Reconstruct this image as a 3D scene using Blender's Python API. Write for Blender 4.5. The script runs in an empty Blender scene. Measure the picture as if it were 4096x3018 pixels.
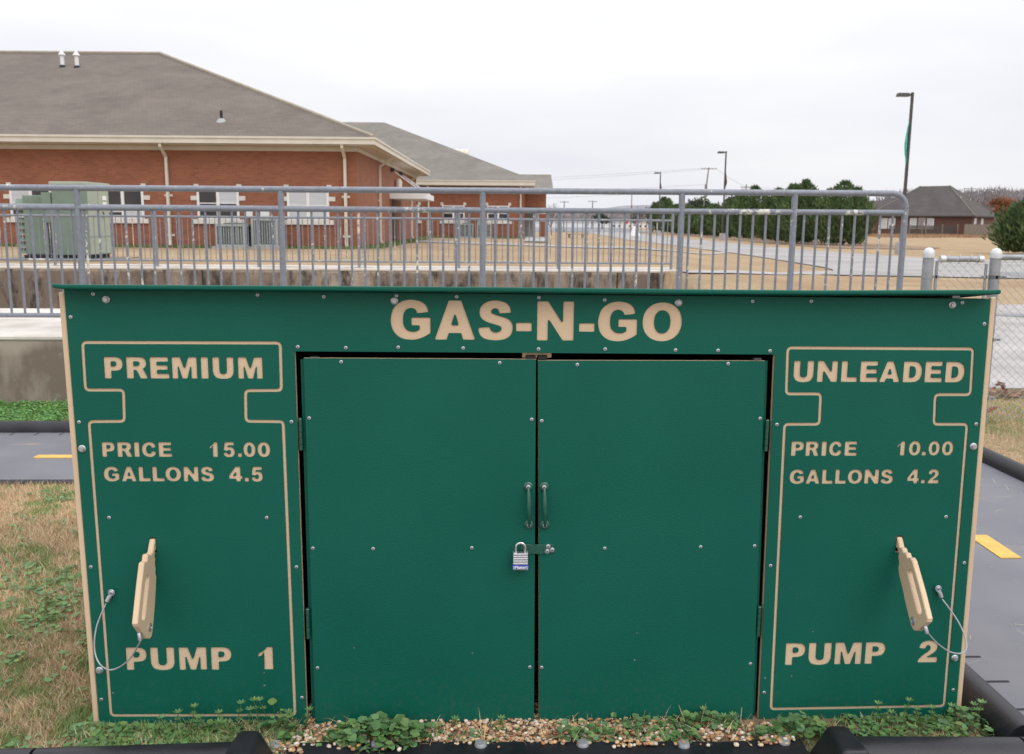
import bpy, bmesh, math, random
import numpy as np
import mathutils
from mathutils import Vector, Matrix, Euler

scene = bpy.context.scene
R = math.radians
rng = np.random.default_rng(7)
random.seed(7)

# ------------------------------------------------------------------ camera
cam_d = bpy.data.cameras.new('camera')
cam = bpy.data.objects.new('camera', cam_d)
scene.collection.objects.link(cam)
cam_d.sensor_fit = 'HORIZONTAL'
cam_d.sensor_width = 36.0
cam_d.lens = 32.3002
cam_d.clip_start = 0.05
cam_d.clip_end = 3000
_yaw, _pitch, _roll = 0.037021, 0.166068, 0.008139
_f = Vector((math.sin(_yaw) * math.cos(_pitch), math.cos(_yaw) * math.cos(_pitch), -math.sin(_pitch)))
_r = Vector((math.cos(_yaw), -math.sin(_yaw), 0))
_u = _r.cross(_f)
_r2 = math.cos(_roll) * _r + math.sin(_roll) * _u
_u2 = -math.sin(_roll) * _r + math.cos(_roll) * _u
_m = Matrix((_r2, _u2, -_f)).transposed().to_4x4()
_m.translation = Vector((-0.15628, -2.41319, 1.40451))
cam.matrix_world = _m
cam_d.dof.use_dof = True
cam_d.dof.focus_distance = 2.6
cam_d.dof.aperture_fstop = 9.0
scene.camera = cam

# ------------------------------------------------------------------ world: overcast day
world = bpy.data.worlds.new('World')
scene.world = world
world.use_nodes = True
nt = world.node_tree
nt.nodes.clear()
N = nt.nodes.new
out = N('ShaderNodeOutputWorld')
bg = N('ShaderNodeBackground')
bg.inputs['Strength'].default_value = 0.1
sky = N('ShaderNodeTexSky')
sky.sky_type = 'NISHITA'
sky.sun_disc = False
sky.sun_elevation = R(48)
sky.sun_rotation = R(140)
sky.air_density = 1.0
sky.dust_density = 3.0
hsv = N('ShaderNodeHueSaturation')
hsv.inputs['Saturation'].default_value = 0.25
nt.links.new(sky.outputs[0], hsv.inputs['Color'])
tc = N('ShaderNodeTexCoord')
sep = N('ShaderNodeSeparateXYZ')
nt.links.new(tc.outputs['Generated'], sep.inputs[0])
# cloud deck: brighter towards the zenith as an overcast sky is, with faint streaks
mr = N('ShaderNodeMapRange')
mr.inputs['From Min'].default_value = 0.0
mr.inputs['From Max'].default_value = 1.0
mr.interpolation_type = 'SMOOTHSTEP'
mr.inputs['To Min'].default_value = 9.4
mr.inputs['To Max'].default_value = 20.0
nt.links.new(sep.outputs['Z'], mr.inputs['Value'])
mp = N('ShaderNodeMapping')
mp.inputs['Scale'].default_value = (1.6, 1.6, 7.0)
nt.links.new(tc.outputs['Generated'], mp.inputs['Vector'])
nz = N('ShaderNodeTexNoise')
nz.inputs['Scale'].default_value = 1.5
nz.inputs['Detail'].default_value = 4.0
nz.inputs['Roughness'].default_value = 0.45
nt.links.new(mp.outputs[0], nz.inputs['Vector'])
cr = N('ShaderNodeValToRGB')
cr.color_ramp.elements[0].position = 0.34
cr.color_ramp.elements[0].color = (0.912, 0.92, 0.99, 1)
cr.color_ramp.elements[1].position = 0.66
cr.color_ramp.elements[1].color = (1.06, 1.06, 1.075, 1)
nt.links.new(nz.outputs['Fac'], cr.inputs['Fac'])
mul = N('ShaderNodeMix')
mul.data_type = 'RGBA'
mul.blend_type = 'MULTIPLY'
mul.inputs['Factor'].default_value = 1.0
nt.links.new(cr.outputs['Color'], mul.inputs['A'])
nt.links.new(mr.outputs['Result'], mul.inputs['B'])
mx = N('ShaderNodeMix')
mx.data_type = 'RGBA'
mx.inputs['Factor'].default_value = 0.94
nt.links.new(hsv.outputs['Color'], mx.inputs['A'])
nt.links.new(mul.outputs['Result'], mx.inputs['B'])
nt.links.new(mx.outputs['Result'], bg.inputs['Color'])
nt.links.new(bg.outputs[0], out.inputs['Surface'])

sun_d = bpy.data.lights.new('sun', 'SUN')
sun_d.energy = 0.85
sun_d.angle = R(40)
sun_d.color = (1.0, 0.97, 0.93)
sun = bpy.data.objects.new('sun', sun_d)
scene.collection.objects.link(sun)
sun.rotation_euler = (R(90 - 48), 0, R(40))

vs = scene.view_settings
vs.view_transform = 'Standard'
vs.look = 'None'
vs.exposure = 0.0
vs.gamma = 1.0
vs.use_curve_mapping = False
scene.cycles.max_bounces = 6
scene.cycles.diffuse_bounces = 3
scene.cycles.use_denoising = True

# ------------------------------------------------------------------ helpers
COL = scene.collection


def tag(o, label=None, cat=None, group=None, kind=None):
    if label: o['label'] = label
    if cat: o['category'] = cat
    if group: o['group'] = group
    if kind: o['kind'] = kind
    return o


def empty(name, loc=(0, 0, 0), rz=0.0, label=None, cat=None, group=None, kind=None):
    o = bpy.data.objects.new(name, None)
    COL.objects.link(o)
    o.location = loc
    o.rotation_euler = (0, 0, rz)
    o.empty_display_size = 0.1
    return tag(o, label, cat, group, kind)


def link(name, me, parent=None, loc=None):
    o = bpy.data.objects.new(name, me)
    COL.objects.link(o)
    if parent is not None: o.parent = parent
    if loc is not None: o.location = loc
    return o


def copy_tree(o, parent=None):
    c = o.copy()
    COL.objects.link(c)
    c.parent = parent
    for ch in o.children:
        copy_tree(ch, c)
    return c


class MB:
    def __init__(s):
        s.v, s.f, s.mi, s.sm = [], [], [], []

    def add(s, vs, fs, mi=0, smooth=False):
        b = len(s.v)
        s.v += [tuple(map(float, v)) for v in vs]
        s.f += [tuple(i + b for i in f) for f in fs]
        s.mi += [mi] * len(fs)
        s.sm += [smooth] * len(fs)
        return s

    def box(s, x0, x1, y0, y1, z0, z1, mi=0):
        v = [(x, y, z) for z in (z0, z1) for y in (y0, y1) for x in (x0, x1)]
        return s.add(v, [(0, 2, 3, 1), (4, 5, 7, 6), (0, 1, 5, 4), (2, 6, 7, 3), (0, 4, 6, 2), (1, 3, 7, 5)], mi)

    def hexa(s, bot, top, mi=0):      # two quads, same winding (counter-clockwise seen from outside on top)
        return s.add(list(bot) + list(top), [(3, 2, 1, 0), (4, 5, 6, 7), (0, 1, 5, 4), (1, 2, 6, 5), (2, 3, 7, 6), (3, 0, 4, 7)], mi)

    def tube(s, pts, rad, n=8, mi=0, cap=True, smooth=True):
        pts = [Vector(p) for p in pts]
        if not hasattr(rad, '__len__'): rad = [rad] * len(pts)
        vs, fs = [], []
        d0 = (pts[1] - pts[0]).normalized()
        a = d0.orthogonal().normalized()
        for i, p in enumerate(pts):
            if i == 0: d = pts[1] - pts[0]
            elif i == len(pts) - 1: d = pts[-1] - pts[-2]
            else: d = (pts[i + 1] - p).normalized() + (p - pts[i - 1]).normalized()
            d = d.normalized() if d.length > 1e-9 else d0
            a = (a - d * a.dot(d)).normalized()
            b = d.cross(a)
            for k in range(n):
                t = 2 * math.pi * k / n
                vs.append(p + (a * math.cos(t) + b * math.sin(t)) * rad[i])
        for i in range(len(pts) - 1):
            for k in range(n):
                k2 = (k + 1) % n
                fs.append((i * n + k, i * n + k2, (i + 1) * n + k2, (i + 1) * n + k))
        s.add(vs, fs, mi, smooth)
        if cap:
            b0 = len(s.v) - len(vs)
            s.f.append(tuple(b0 + k for k in range(n))[::-1]); s.mi.append(mi); s.sm.append(False)
            s.f.append(tuple(b0 + (len(pts) - 1) * n + k for k in range(n))); s.mi.append(mi); s.sm.append(False)
        return s

    def lathe(s, prof, c=(0, 0, 0), axis='z', n=16, mi=0, smooth=True):   # prof: (r, h) along the axis
        vs, fs = [], []
        for r, h in prof:
            for k in range(n):
                t = 2 * math.pi * k / n
                a, b = r * math.cos(t), r * math.sin(t)
                if axis == 'z': q = (a, b, h)
                elif axis == 'y': q = (a, h, -b)
                else: q = (h, a, b)
                vs.append((q[0] + c[0], q[1] + c[1], q[2] + c[2]))
        for i in range(len(prof) - 1):
            for k in range(n):
                k2 = (k + 1) % n
                fs.append((i * n + k, i * n + k2, (i + 1) * n + k2, (i + 1) * n + k))
        fs.append(tuple(range(n))[::-1])
        fs.append(tuple((len(prof) - 1) * n + k for k in range(n)))
        return s.add(vs, fs, mi, smooth)

    def prism(s, poly, h0, h1, axis='z', mi=0):
        n = len(poly)
        def P(a, b, h):
            return (a, b, h) if axis == 'z' else ((a, h, b) if axis == 'y' else (h, a, b))
        vs = [P(a, b, h0) for a, b in poly] + [P(a, b, h1) for a, b in poly]
        fs = [tuple(range(n))[::-1], tuple(range(n, 2 * n))] + [(i, (i + 1) % n, n + (i + 1) % n, n + i) for i in range(n)]
        return s.add(vs, fs, mi)

    def mesh(s, name, mats, bevel=0.0, seg=1, fixn=True):
        me = bpy.data.meshes.new(name)
        me.from_pydata(s.v, [], s.f)
        if not isinstance(mats, (list, tuple)): mats = [mats]
        for m in mats: me.materials.append(m)
        me.polygons.foreach_set('material_index', s.mi)
        me.polygons.foreach_set('use_smooth', s.sm)
        if fixn or bevel:
            bm = bmesh.new(); bm.from_mesh(me)
            if fixn: bmesh.ops.recalc_face_normals(bm, faces=bm.faces)
            if bevel:
                ed = [e for e in bm.edges if len(e.link_faces) == 2 and e.calc_face_angle(0) > 0.5]
                bmesh.ops.bevel(bm, geom=ed, offset=bevel, segments=seg, profile=0.5, affect='EDGES', clamp_overlap=True)
            bm.to_mesh(me); bm.free()
        if any(s.sm): me.set_sharp_from_angle(angle=R(42))
        me.update()
        return me

    def build(s, name, mats, parent=None, bevel=0.0, seg=1, loc=None, fixn=True):
        return link(name, s.mesh(name, mats, bevel, seg, fixn), parent, loc)


def tri_mesh(name, verts, tris, cols, mat, smooth=False):
    """big numpy mesh: verts (n,3), tris (m,3 or 4), per-vertex colour (n,3)"""
    me = bpy.data.meshes.new(name)
    n, m = len(verts), len(tris)
    k = tris.shape[1]
    me.vertices.add(n); me.loops.add(m * k); me.polygons.add(m)
    me.vertices.foreach_set('co', np.ascontiguousarray(verts, np.float32).ravel())
    me.loops.foreach_set('vertex_index', np.ascontiguousarray(tris, np.int32).ravel())
    me.polygons.foreach_set('loop_start', np.arange(0, m * k, k, dtype=np.int32))
    me.polygons.foreach_set('loop_total', np.full(m, k, dtype=np.int32))
    if smooth: me.polygons.foreach_set('use_smooth', np.ones(m, dtype=bool))
    me.update(calc_edges=True)
    if cols is not None:
        at = me.color_attributes.new('tint', 'FLOAT_COLOR', 'POINT')
        c4 = np.ones((n, 4), np.float32); c4[:, :3] = cols
        at.data.foreach_set('color', c4.ravel())
    me.materials.append(mat)
    return me


# ------------------------------------------------------------------ materials
def new_mat(name):
    m = bpy.data.materials.new(name)
    m.use_nodes = True
    return m, m.node_tree, m.node_tree.nodes['Principled BSDF']


def mat(name, col, rough=0.6, metal=0.0, var=0.12, scale=6.0, bump=0.0, bscale=200.0, spec=0.5, col2=None, stretch=(1, 1, 1), lo=0.35, hi=0.65, coat=0.0, rvar=0.0):
    m, t, b = new_mat(name)
    n = t.nodes.new
    tcn = n('ShaderNodeTexCoord')
    mpn = n('ShaderNodeMapping'); mpn.inputs['Scale'].default_value = stretch
    t.links.new(tcn.outputs['Object'], mpn.inputs[0])
    no = n('ShaderNodeTexNoise'); no.inputs['Scale'].default_value = scale; no.inputs['Detail'].default_value = 6; no.inputs['Roughness'].default_value = 0.6
    t.links.new(mpn.outputs[0], no.inputs['Vector'])
    ra = n('ShaderNodeValToRGB')
    ra.color_ramp.elements[0].position = lo; ra.color_ramp.elements[1].position = hi
    c2 = col2 if col2 else tuple(c * (1 + var) for c in col)
    c1 = col if col2 else tuple(c * (1 - var) for c in col)
    ra.color_ramp.elements[0].color = (*c1, 1); ra.color_ramp.elements[1].color = (*c2, 1)
    t.links.new(no.outputs['Fac'], ra.inputs[0])
    t.links.new(ra.outputs[0], b.inputs['Base Color'])
    b.inputs['Roughness'].default_value = rough
    b.inputs['Metallic'].default_value = metal
    b.inputs['Specular IOR Level'].default_value = spec
    if coat: b.inputs['Coat Weight'].default_value = coat
    if rvar:
        rm = n('ShaderNodeMapRange'); rm.inputs['To Min'].default_value = rough - rvar; rm.inputs['To Max'].default_value = rough + rvar
        t.links.new(no.outputs['Fac'], rm.inputs[0]); t.links.new(rm.outputs[0], b.inputs['Roughness'])
    if bump:
        nb = n('ShaderNodeTexNoise'); nb.inputs['Scale'].default_value = bscale; nb.inputs['Detail'].default_value = 3
        t.links.new(tcn.outputs['Object'], nb.inputs['Vector'])
        bp = n('ShaderNodeBump'); bp.inputs['Strength'].default_value = bump; bp.inputs['Distance'].default_value = 0.5 / bscale
        t.links.new(nb.outputs['Fac'], bp.inputs['Height']); t.links.new(bp.outputs[0], b.inputs['Normal'])
    return m


def tint_mat(name, rough=0.7, trans=0.0, spec=0.3):
    m, t, b = new_mat(name)
    a = t.nodes.new('ShaderNodeAttribute'); a.attribute_name = 'tint'
    t.links.new(a.outputs['Color'], b.inputs['Base Color'])
    b.inputs['Roughness'].default_value = rough
    b.inputs['Specular IOR Level'].default_value = spec
    if trans:
        tr = t.nodes.new('ShaderNodeBsdfTranslucent'); ms = t.nodes.new('ShaderNodeMixShader')
        t.links.new(a.outputs['Color'], tr.inputs['Color'])
        ms.inputs[0].default_value = trans
        t.links.new(b.outputs[0], ms.inputs[1]); t.links.new(tr.outputs[0], ms.inputs[2])
        t.links.new(ms.outputs[0], t.nodes['Material Output'].inputs['Surface'])
    return m


def hdpe(name, col, dust=0.0):
    """pebbled play-board plastic: fine grain, tiny bright flecks, dusty specks near the ground"""
    m, t, b = new_mat(name)
    n = t.nodes.new
    tcn = n('ShaderNodeTexCoord')
    no = n('ShaderNodeTexNoise'); no.inputs['Scale'].default_value = 300; no.inputs['Detail'].default_value = 2
    t.links.new(tcn.outputs['Object'], no.inputs['Vector'])
    big = n('ShaderNodeTexNoise'); big.inputs['Scale'].default_value = 2.2; big.inputs['Detail'].default_value = 5
    t.links.new(tcn.outputs['Object'], big.inputs['Vector'])
    ra = n('ShaderNodeValToRGB')
    ra.color_ramp.elements[0].position = 0.3; ra.color_ramp.elements[1].position = 0.7
    ra.color_ramp.elements[0].color = (*[c * 0.93 for c in col], 1)
    ra.color_ramp.elements[1].color = (*[min(1, c * 1.06 + 0.002) for c in col], 1)
    t.links.new(big.outputs['Fac'], ra.inputs[0])
    last = ra.outputs[0]
    if dust:
        vo = n('ShaderNodeTexVoronoi'); vo.inputs['Scale'].default_value = 24; vo.feature = 'F1'
        t.links.new(tcn.outputs['Object'], vo.inputs['Vector'])
        lt = n('ShaderNodeMath'); lt.operation = 'LESS_THAN'; lt.inputs[1].default_value = 0.06
        t.links.new(vo.outputs['Distance'], lt.inputs[0])
        sx = n('ShaderNodeSeparateColor'); t.links.new(vo.outputs['Color'], sx.inputs[0])
        gt = n('ShaderNodeMath'); gt.operation = 'GREATER_THAN'; gt.inputs[1].default_value = 0.72
        t.links.new(sx.outputs[0], gt.inputs[0])
        sz = n('ShaderNodeSeparateXYZ'); t.links.new(tcn.outputs['Object'], sz.inputs[0])
        hz = n('ShaderNodeMapRange'); hz.inputs['From Min'].default_value = 0.02; hz.inputs['From Max'].default_value = 0.4
        hz.inputs['To Min'].default_value = dust; hz.inputs['To Max'].default_value = 0.0
        t.links.new(sz.outputs['Z'], hz.inputs[0])
        m1 = n('ShaderNodeMath'); m1.operation = 'MULTIPLY'; t.links.new(lt.outputs[0], m1.inputs[0]); t.links.new(gt.outputs[0], m1.inputs[1])
        m2 = n('ShaderNodeMath'); m2.operation = 'MULTIPLY'; t.links.new(m1.outputs[0], m2.inputs[0]); t.links.new(hz.outputs[0], m2.inputs[1])
        mixc = n('ShaderNodeMix'); mixc.data_type = 'RGBA'; mixc.inputs['B'].default_value = (0.35, 0.36, 0.28, 1)
        t.links.new(last, mixc.inputs['A']); t.links.new(m2.outputs[0], mixc.inputs['Factor'])
        last = mixc.outputs['Result']
    if dust:
        sp_ = n('ShaderNodeTexNoise'); sp_.inputs['Scale'].default_value = 55; sp_.inputs['Detail'].default_value = 6; sp_.inputs['Roughness'].default_value = 0.75
        t.links.new(tcn.outputs['Object'], sp_.inputs['Vector'])
        hz2 = n('ShaderNodeMapRange'); hz2.inputs['From Min'].default_value = 0.0; hz2.inputs['From Max'].default_value = 0.22
        hz2.inputs['To Min'].default_value = 0.2; hz2.inputs['To Max'].default_value = 0.0
        t.links.new(sz.outputs['Z'], hz2.inputs[0])
        sr = n('ShaderNodeMapRange'); sr.inputs['From Min'].default_value = 0.5; sr.inputs['From Max'].default_value = 0.72
        t.links.new(sp_.outputs['Fac'], sr.inputs[0])
        m3 = n('ShaderNodeMath'); m3.operation = 'MULTIPLY'; t.links.new(sr.outputs[0], m3.inputs[0]); t.links.new(hz2.outputs[0], m3.inputs[1])
        mxd = n('ShaderNodeMix'); mxd.data_type = 'RGBA'; mxd.inputs['B'].default_value = (0.16, 0.13, 0.085, 1)
        t.links.new(last, mxd.inputs['A']); t.links.new(m3.outputs[0], mxd.inputs['Factor'])
        last = mxd.outputs['Result']
    t.links.new(last, b.inputs['Base Color'])
    rr_ = n('ShaderNodeMapRange'); rr_.inputs['To Min'].default_value = 0.32; rr_.inputs['To Max'].default_value = 0.52
    t.links.new(big.outputs['Fac'], rr_.inputs[0]); t.links.new(rr_.outputs[0], b.inputs['Roughness'])
    b.inputs['Specular IOR Level'].default_value = 0.21
    bp = n('ShaderNodeBump'); bp.inputs['Strength'].default_value = 0.7; bp.inputs['Distance'].default_value = 0.0016
    t.links.new(no.outputs['Fac'], bp.inputs['Height']); t.links.new(bp.outputs[0], b.inputs['Normal'])
    return m


def chipped(name, col, chip=(0.62, 0.6, 0.52), amt=0.62, scale=26):
    m, t, b = new_mat(name)
    n = t.nodes.new
    tcn = n('ShaderNodeTexCoord'); oi = n('ShaderNodeObjectInfo')
    sc = n('ShaderNodeMath'); sc.operation = 'MULTIPLY'; sc.inputs[1].default_value = 61.0
    t.links.new(oi.outputs['Random'], sc.inputs[0])
    ad = n('ShaderNodeVectorMath'); ad.operation = 'ADD'
    t.links.new(tcn.outputs['Object'], ad.inputs[0]); t.links.new(sc.outputs[0], ad.inputs[1])
    no = n('ShaderNodeTexNoise'); no.inputs['Scale'].default_value = scale; no.inputs['Detail'].default_value = 6; no.inputs['Roughness'].default_value = 0.65
    t.links.new(ad.outputs[0], no.inputs['Vector'])
    n2 = n('ShaderNodeTexNoise'); n2.inputs['Scale'].default_value = 2.3; n2.inputs['Detail'].default_value = 2
    t.links.new(ad.outputs[0], n2.inputs['Vector'])
    av = n('ShaderNodeMath'); av.operation = 'MULTIPLY_ADD'; av.inputs[1].default_value = 0.55
    t.links.new(n2.outputs['Fac'], av.inputs[0])
    hm = n('ShaderNodeMath'); hm.operation = 'MULTIPLY'; hm.inputs[1].default_value = 0.5
    t.links.new(no.outputs['Fac'], hm.inputs[0]); t.links.new(hm.outputs[0], av.inputs[2])
    ra = n('ShaderNodeValToRGB'); ra.color_ramp.elements[0].position = amt; ra.color_ramp.elements[1].position = amt + 0.015
    ra.color_ramp.elements[0].color = (0, 0, 0, 1); ra.color_ramp.elements[1].color = (1, 1, 1, 1)
    t.links.new(av.outputs[0], ra.inputs[0])
    r2 = n('ShaderNodeValToRGB'); r2.color_ramp.elements[0].color = (*[c * 0.82 for c in col], 1); r2.color_ramp.elements[1].color = (*[c * 1.15 for c in col], 1)
    r2.color_ramp.elements[0].position = 0.3; r2.color_ramp.elements[1].position = 0.7
    t.links.new(no.outputs['Fac'], r2.inputs[0])
    mi = n('ShaderNodeMix'); mi.data_type = 'RGBA'; mi.inputs['B'].default_value = (*chip, 1)
    t.links.new(ra.outputs[0], mi.inputs['Factor']); t.links.new(r2.outputs[0], mi.inputs['A'])
    t.links.new(mi.outputs['Result'], b.inputs['Base Color'])
    b.inputs['Roughness'].default_value = 0.5
    return m


def brick_mat(name, c1, c2, mort):
    m, t, b = new_mat(name)
    n = t.nodes.new
    tcn = n('ShaderNodeTexCoord')
    sp = n('ShaderNodeSeparateXYZ'); t.links.new(tcn.outputs['Object'], sp.inputs[0])
    ad = n('ShaderNodeMath'); ad.operation = 'ADD'; t.links.new(sp.outputs['X'], ad.inputs[0]); t.links.new(sp.outputs['Y'], ad.inputs[1])
    cb = n('ShaderNodeCombineXYZ'); t.links.new(ad.outputs[0], cb.inputs['X']); t.links.new(sp.outputs['Z'], cb.inputs['Y'])
    br = n('ShaderNodeTexBrick'); br.inputs['Scale'].default_value = 1.0
    br.inputs['Brick Width'].default_value = 0.205; br.inputs['Row Height'].default_value = 0.072; br.inputs['Mortar Size'].default_value = 0.006
    br.inputs['Color1'].default_value = (*c1, 1); br.inputs['Color2'].default_value = (*c2, 1); br.inputs['Mortar'].default_value = (*mort, 1)
    t.links.new(cb.outputs[0], br.inputs['Vector'])
    no = n('ShaderNodeTexNoise'); no.inputs['Scale'].default_value = 0.9; no.inputs['Detail'].default_value = 6
    t.links.new(tcn.outputs['Object'], no.inputs['Vector'])
    hv = n('ShaderNodeHueSaturation')
    mr_ = n('ShaderNodeMapRange'); mr_.inputs['To Min'].default_value = 0.75; mr_.inputs['To Max'].default_value = 1.25
    t.links.new(no.outputs['Fac'], mr_.inputs[0]); t.links.new(mr_.outputs[0], hv.inputs['Value'])
    t.links.new(br.outputs['Color'], hv.inputs['Color']); t.links.new(hv.outputs[0], b.inputs['Base Color'])
    bp = n('ShaderNodeBump'); bp.inputs['Strength'].default_value = 0.4; bp.inputs['Distance'].default_value = 0.01; bp.invert = True
    t.links.new(br.outputs['Fac'], bp.inputs['Height']); t.links.new(bp.outputs[0], b.inputs['Normal'])
    b.inputs['Roughness'].default_value = 0.85
    return m


def shingle_mat(name, c1, c2):
    m, t, b = new_mat(name)
    n = t.nodes.new
    tcn = n('ShaderNodeTexCoord')
    sp = n('ShaderNodeSeparateXYZ'); t.links.new(tcn.outputs['Object'], sp.inputs[0])
    ad = n('ShaderNodeMath'); ad.operation = 'ADD'; t.links.new(sp.outputs['X'], ad.inputs[0])
    my = n('ShaderNodeMath'); my.operation = 'MULTIPLY'; my.inputs[1].default_value = 0.37; t.links.new(sp.outputs['Y'], my.inputs[0]); t.links.new(my.outputs[0], ad.inputs[1])
    cb = n('ShaderNodeCombineXYZ'); t.links.new(ad.outputs[0], cb.inputs['X']); t.links.new(sp.outputs['Z'], cb.inputs['Y'])
    br = n('ShaderNodeTexBrick'); br.inputs['Scale'].default_value = 1.0
    br.inputs['Brick Width'].default_value = 0.30; br.inputs['Row Height'].default_value = 0.055; br.inputs['Mortar Size'].default_value = 0.006
    br.inputs['Color1'].default_value = (*c1, 1); br.inputs['Color2'].default_value = (*c2, 1); br.inputs['Mortar'].default_value = (*[c * 0.62 for c in c1], 1)
    t.links.new(cb.outputs[0], br.inputs['Vector'])
    no = n('ShaderNodeTexNoise'); no.inputs['Scale'].default_value = 0.55; no.inputs['Detail'].default_value = 7; no.inputs['Roughness'].default_value = 0.7
    t.links.new(tcn.outputs['Object'], no.inputs['Vector'])
    hv = n('ShaderNodeHueSaturation')
    mr_ = n('ShaderNodeMapRange'); mr_.inputs['From Min'].default_value = 0.3; mr_.inputs['From Max'].default_value = 0.7; mr_.inputs['To Min'].default_value = 0.82; mr_.inputs['To Max'].default_value = 1.15
    t.links.new(no.outputs['Fac'], mr_.inputs[0]); t.links.new(mr_.outputs[0], hv.inputs['Value'])
    t.links.new(br.outputs['Color'], hv.inputs['Color']); t.links.new(hv.outputs[0], b.inputs['Base Color'])
    b.inputs['Roughness'].default_value = 0.95
    b.inputs['Specular IOR Level'].default_value = 0.2
    return m


def stained(name, base, stain, dark, amount=0.5, zt=0.545, st=(3.0, 3.0, 1.1), st2=(9, 9, 9), lo2=0.56, fade=0.17):
    """weathered concrete: run-down stains, paler near the top edge and black blotches"""
    m, t, b = new_mat(name)
    n = t.nodes.new
    tcn = n('ShaderNodeTexCoord')
    mp1 = n('ShaderNodeMapping'); mp1.inputs['Scale'].default_value = st; t.links.new(tcn.outputs['Object'], mp1.inputs[0])
    n1 = n('ShaderNodeTexNoise'); n1.inputs['Scale'].default_value = 1.0; n1.inputs['Detail'].default_value = 8; n1.inputs['Roughness'].default_value = 0.65; t.links.new(mp1.outputs[0], n1.inputs['Vector'])
    n2 = n('ShaderNodeTexNoise'); n2.inputs['Scale'].default_value = 1.0; n2.inputs['Detail'].default_value = 8; n2.inputs['Roughness'].default_value = 0.75
    mp2 = n('ShaderNodeMapping'); mp2.inputs['Scale'].default_value = st2; t.links.new(tcn.outputs['Object'], mp2.inputs[0]); t.links.new(mp2.outputs[0], n2.inputs['Vector'])
    sp = n('ShaderNodeSeparateXYZ'); t.links.new(tcn.outputs['Object'], sp.inputs[0])
    hz = n('ShaderNodeMapRange'); hz.inputs['From Min'].default_value = zt - fade; hz.inputs['From Max'].default_value = zt - 0.02; hz.inputs['To Min'].default_value = 0.0; hz.inputs['To Max'].default_value = 0.34
    t.links.new(sp.outputs['Z'], hz.inputs[0])
    sb = n('ShaderNodeMath'); sb.operation = 'SUBTRACT'; t.links.new(n1.outputs['Fac'], sb.inputs[0]); t.links.new(hz.outputs[0], sb.inputs[1])
    r1 = n('ShaderNodeValToRGB'); r1.color_ramp.elements[0].position = 0.30; r1.color_ramp.elements[1].position = 0.52
    r1.color_ramp.elements[0].color = (*base, 1); r1.color_ramp.elements[1].color = (*stain, 1)
    t.links.new(sb.outputs[0], r1.inputs[0])
    r2 = n('ShaderNodeValToRGB'); r2.color_ramp.elements[0].position = lo2; r2.color_ramp.elements[1].position = lo2 + 0.13
    r2.color_ramp.elements[0].color = (0, 0, 0, 1); r2.color_ramp.elements[1].color = (amount, amount, amount, 1)
    t.links.new(n2.outputs['Fac'], r2.inputs[0])
    mi = n('ShaderNodeMix'); mi.data_type = 'RGBA'; mi.inputs['B'].default_value = (*dark, 1)
    t.links.new(r2.outputs[0], mi.inputs['Factor']); t.links.new(r1.outputs[0], mi.inputs['A'])
    t.links.new(mi.outputs['Result'], b.inputs['Base Color'])
    bp = n('ShaderNodeBump'); bp.inputs['Strength'].default_value = 0.3; bp.inputs['Distance'].default_value = 0.01
    t.links.new(n2.outputs['Fac'], bp.inputs['Height']); t.links.new(bp.outputs[0], b.inputs['Normal'])
    b.inputs['Roughness'].default_value = 0.9
    return m


def lawn_mat(name):
    m, t, b = new_mat(name)
    n = t.nodes.new
    tcn = n('ShaderNodeTexCoord')
    def noise(s, d=6, r=0.6):
        q = n('ShaderNodeTexNoise'); q.inputs['Scale'].default_value = s; q.inputs['Detail'].default_value = d; q.inputs['Roughness'].default_value = r
        t.links.new(tcn.outputs['Object'], q.inputs['Vector']); return q.outputs['Fac']
    def ramp(fac, stops):
        q = n('ShaderNodeValToRGB')
        while len(q.color_ramp.elements) < len(stops): q.color_ramp.elements.new(0.5)
        for e, (p, c) in zip(q.color_ramp.elements, stops): e.position = p; e.color = (*c, 1)
        t.links.new(fac, q.inputs[0]); return q.outputs[0]
    def mix(f, a, bb):
        q = n('ShaderNodeMix'); q.data_type = 'RGBA'
        t.links.new(f, q.inputs['Factor']); t.links.new(a, q.inputs['A']); t.links.new(bb, q.inputs['B']); return q.outputs['Result']
    fine = ramp(noise(16, 8, 0.8), [(0.28, (0.22, 0.145, 0.085)), (0.5, (0.40, 0.29, 0.18)), (0.72, (0.58, 0.455, 0.31))])
    green = ramp(noise(14, 8, 0.8), [(0.3, (0.15, 0.135, 0.065)), (0.7, (0.37, 0.32, 0.175))])
    patch = ramp(noise(0.5, 8, 0.72), [(0.45, (0, 0, 0)), (0.66, (0.9, 0.9, 0.9))])
    c1 = mix(patch, fine, green)
    brown = ramp(noise(11, 8, 0.8), [(0.3, (0.20, 0.12, 0.075)), (0.7, (0.43, 0.29, 0.185))])
    pb = ramp(noise(0.23, 7, 0.7), [(0.46, (0, 0, 0)), (0.62, (0.85, 0.85, 0.85))])
    c2 = mix(pb, c1, brown)
    t.links.new(c2, b.inputs['Base Color'])
    b.inputs['Roughness'].default_value = 0.95; b.inputs['Specular IOR Level'].default_value = 0.1
    bp = n('ShaderNodeBump'); bp.inputs['Strength'].default_value = 0.6; bp.inputs['Distance'].default_value = 0.03
    t.links.new(noise(30, 6, 0.8), bp.inputs['Height']); t.links.new(bp.outputs[0], b.inputs['Normal'])
    return m


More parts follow.
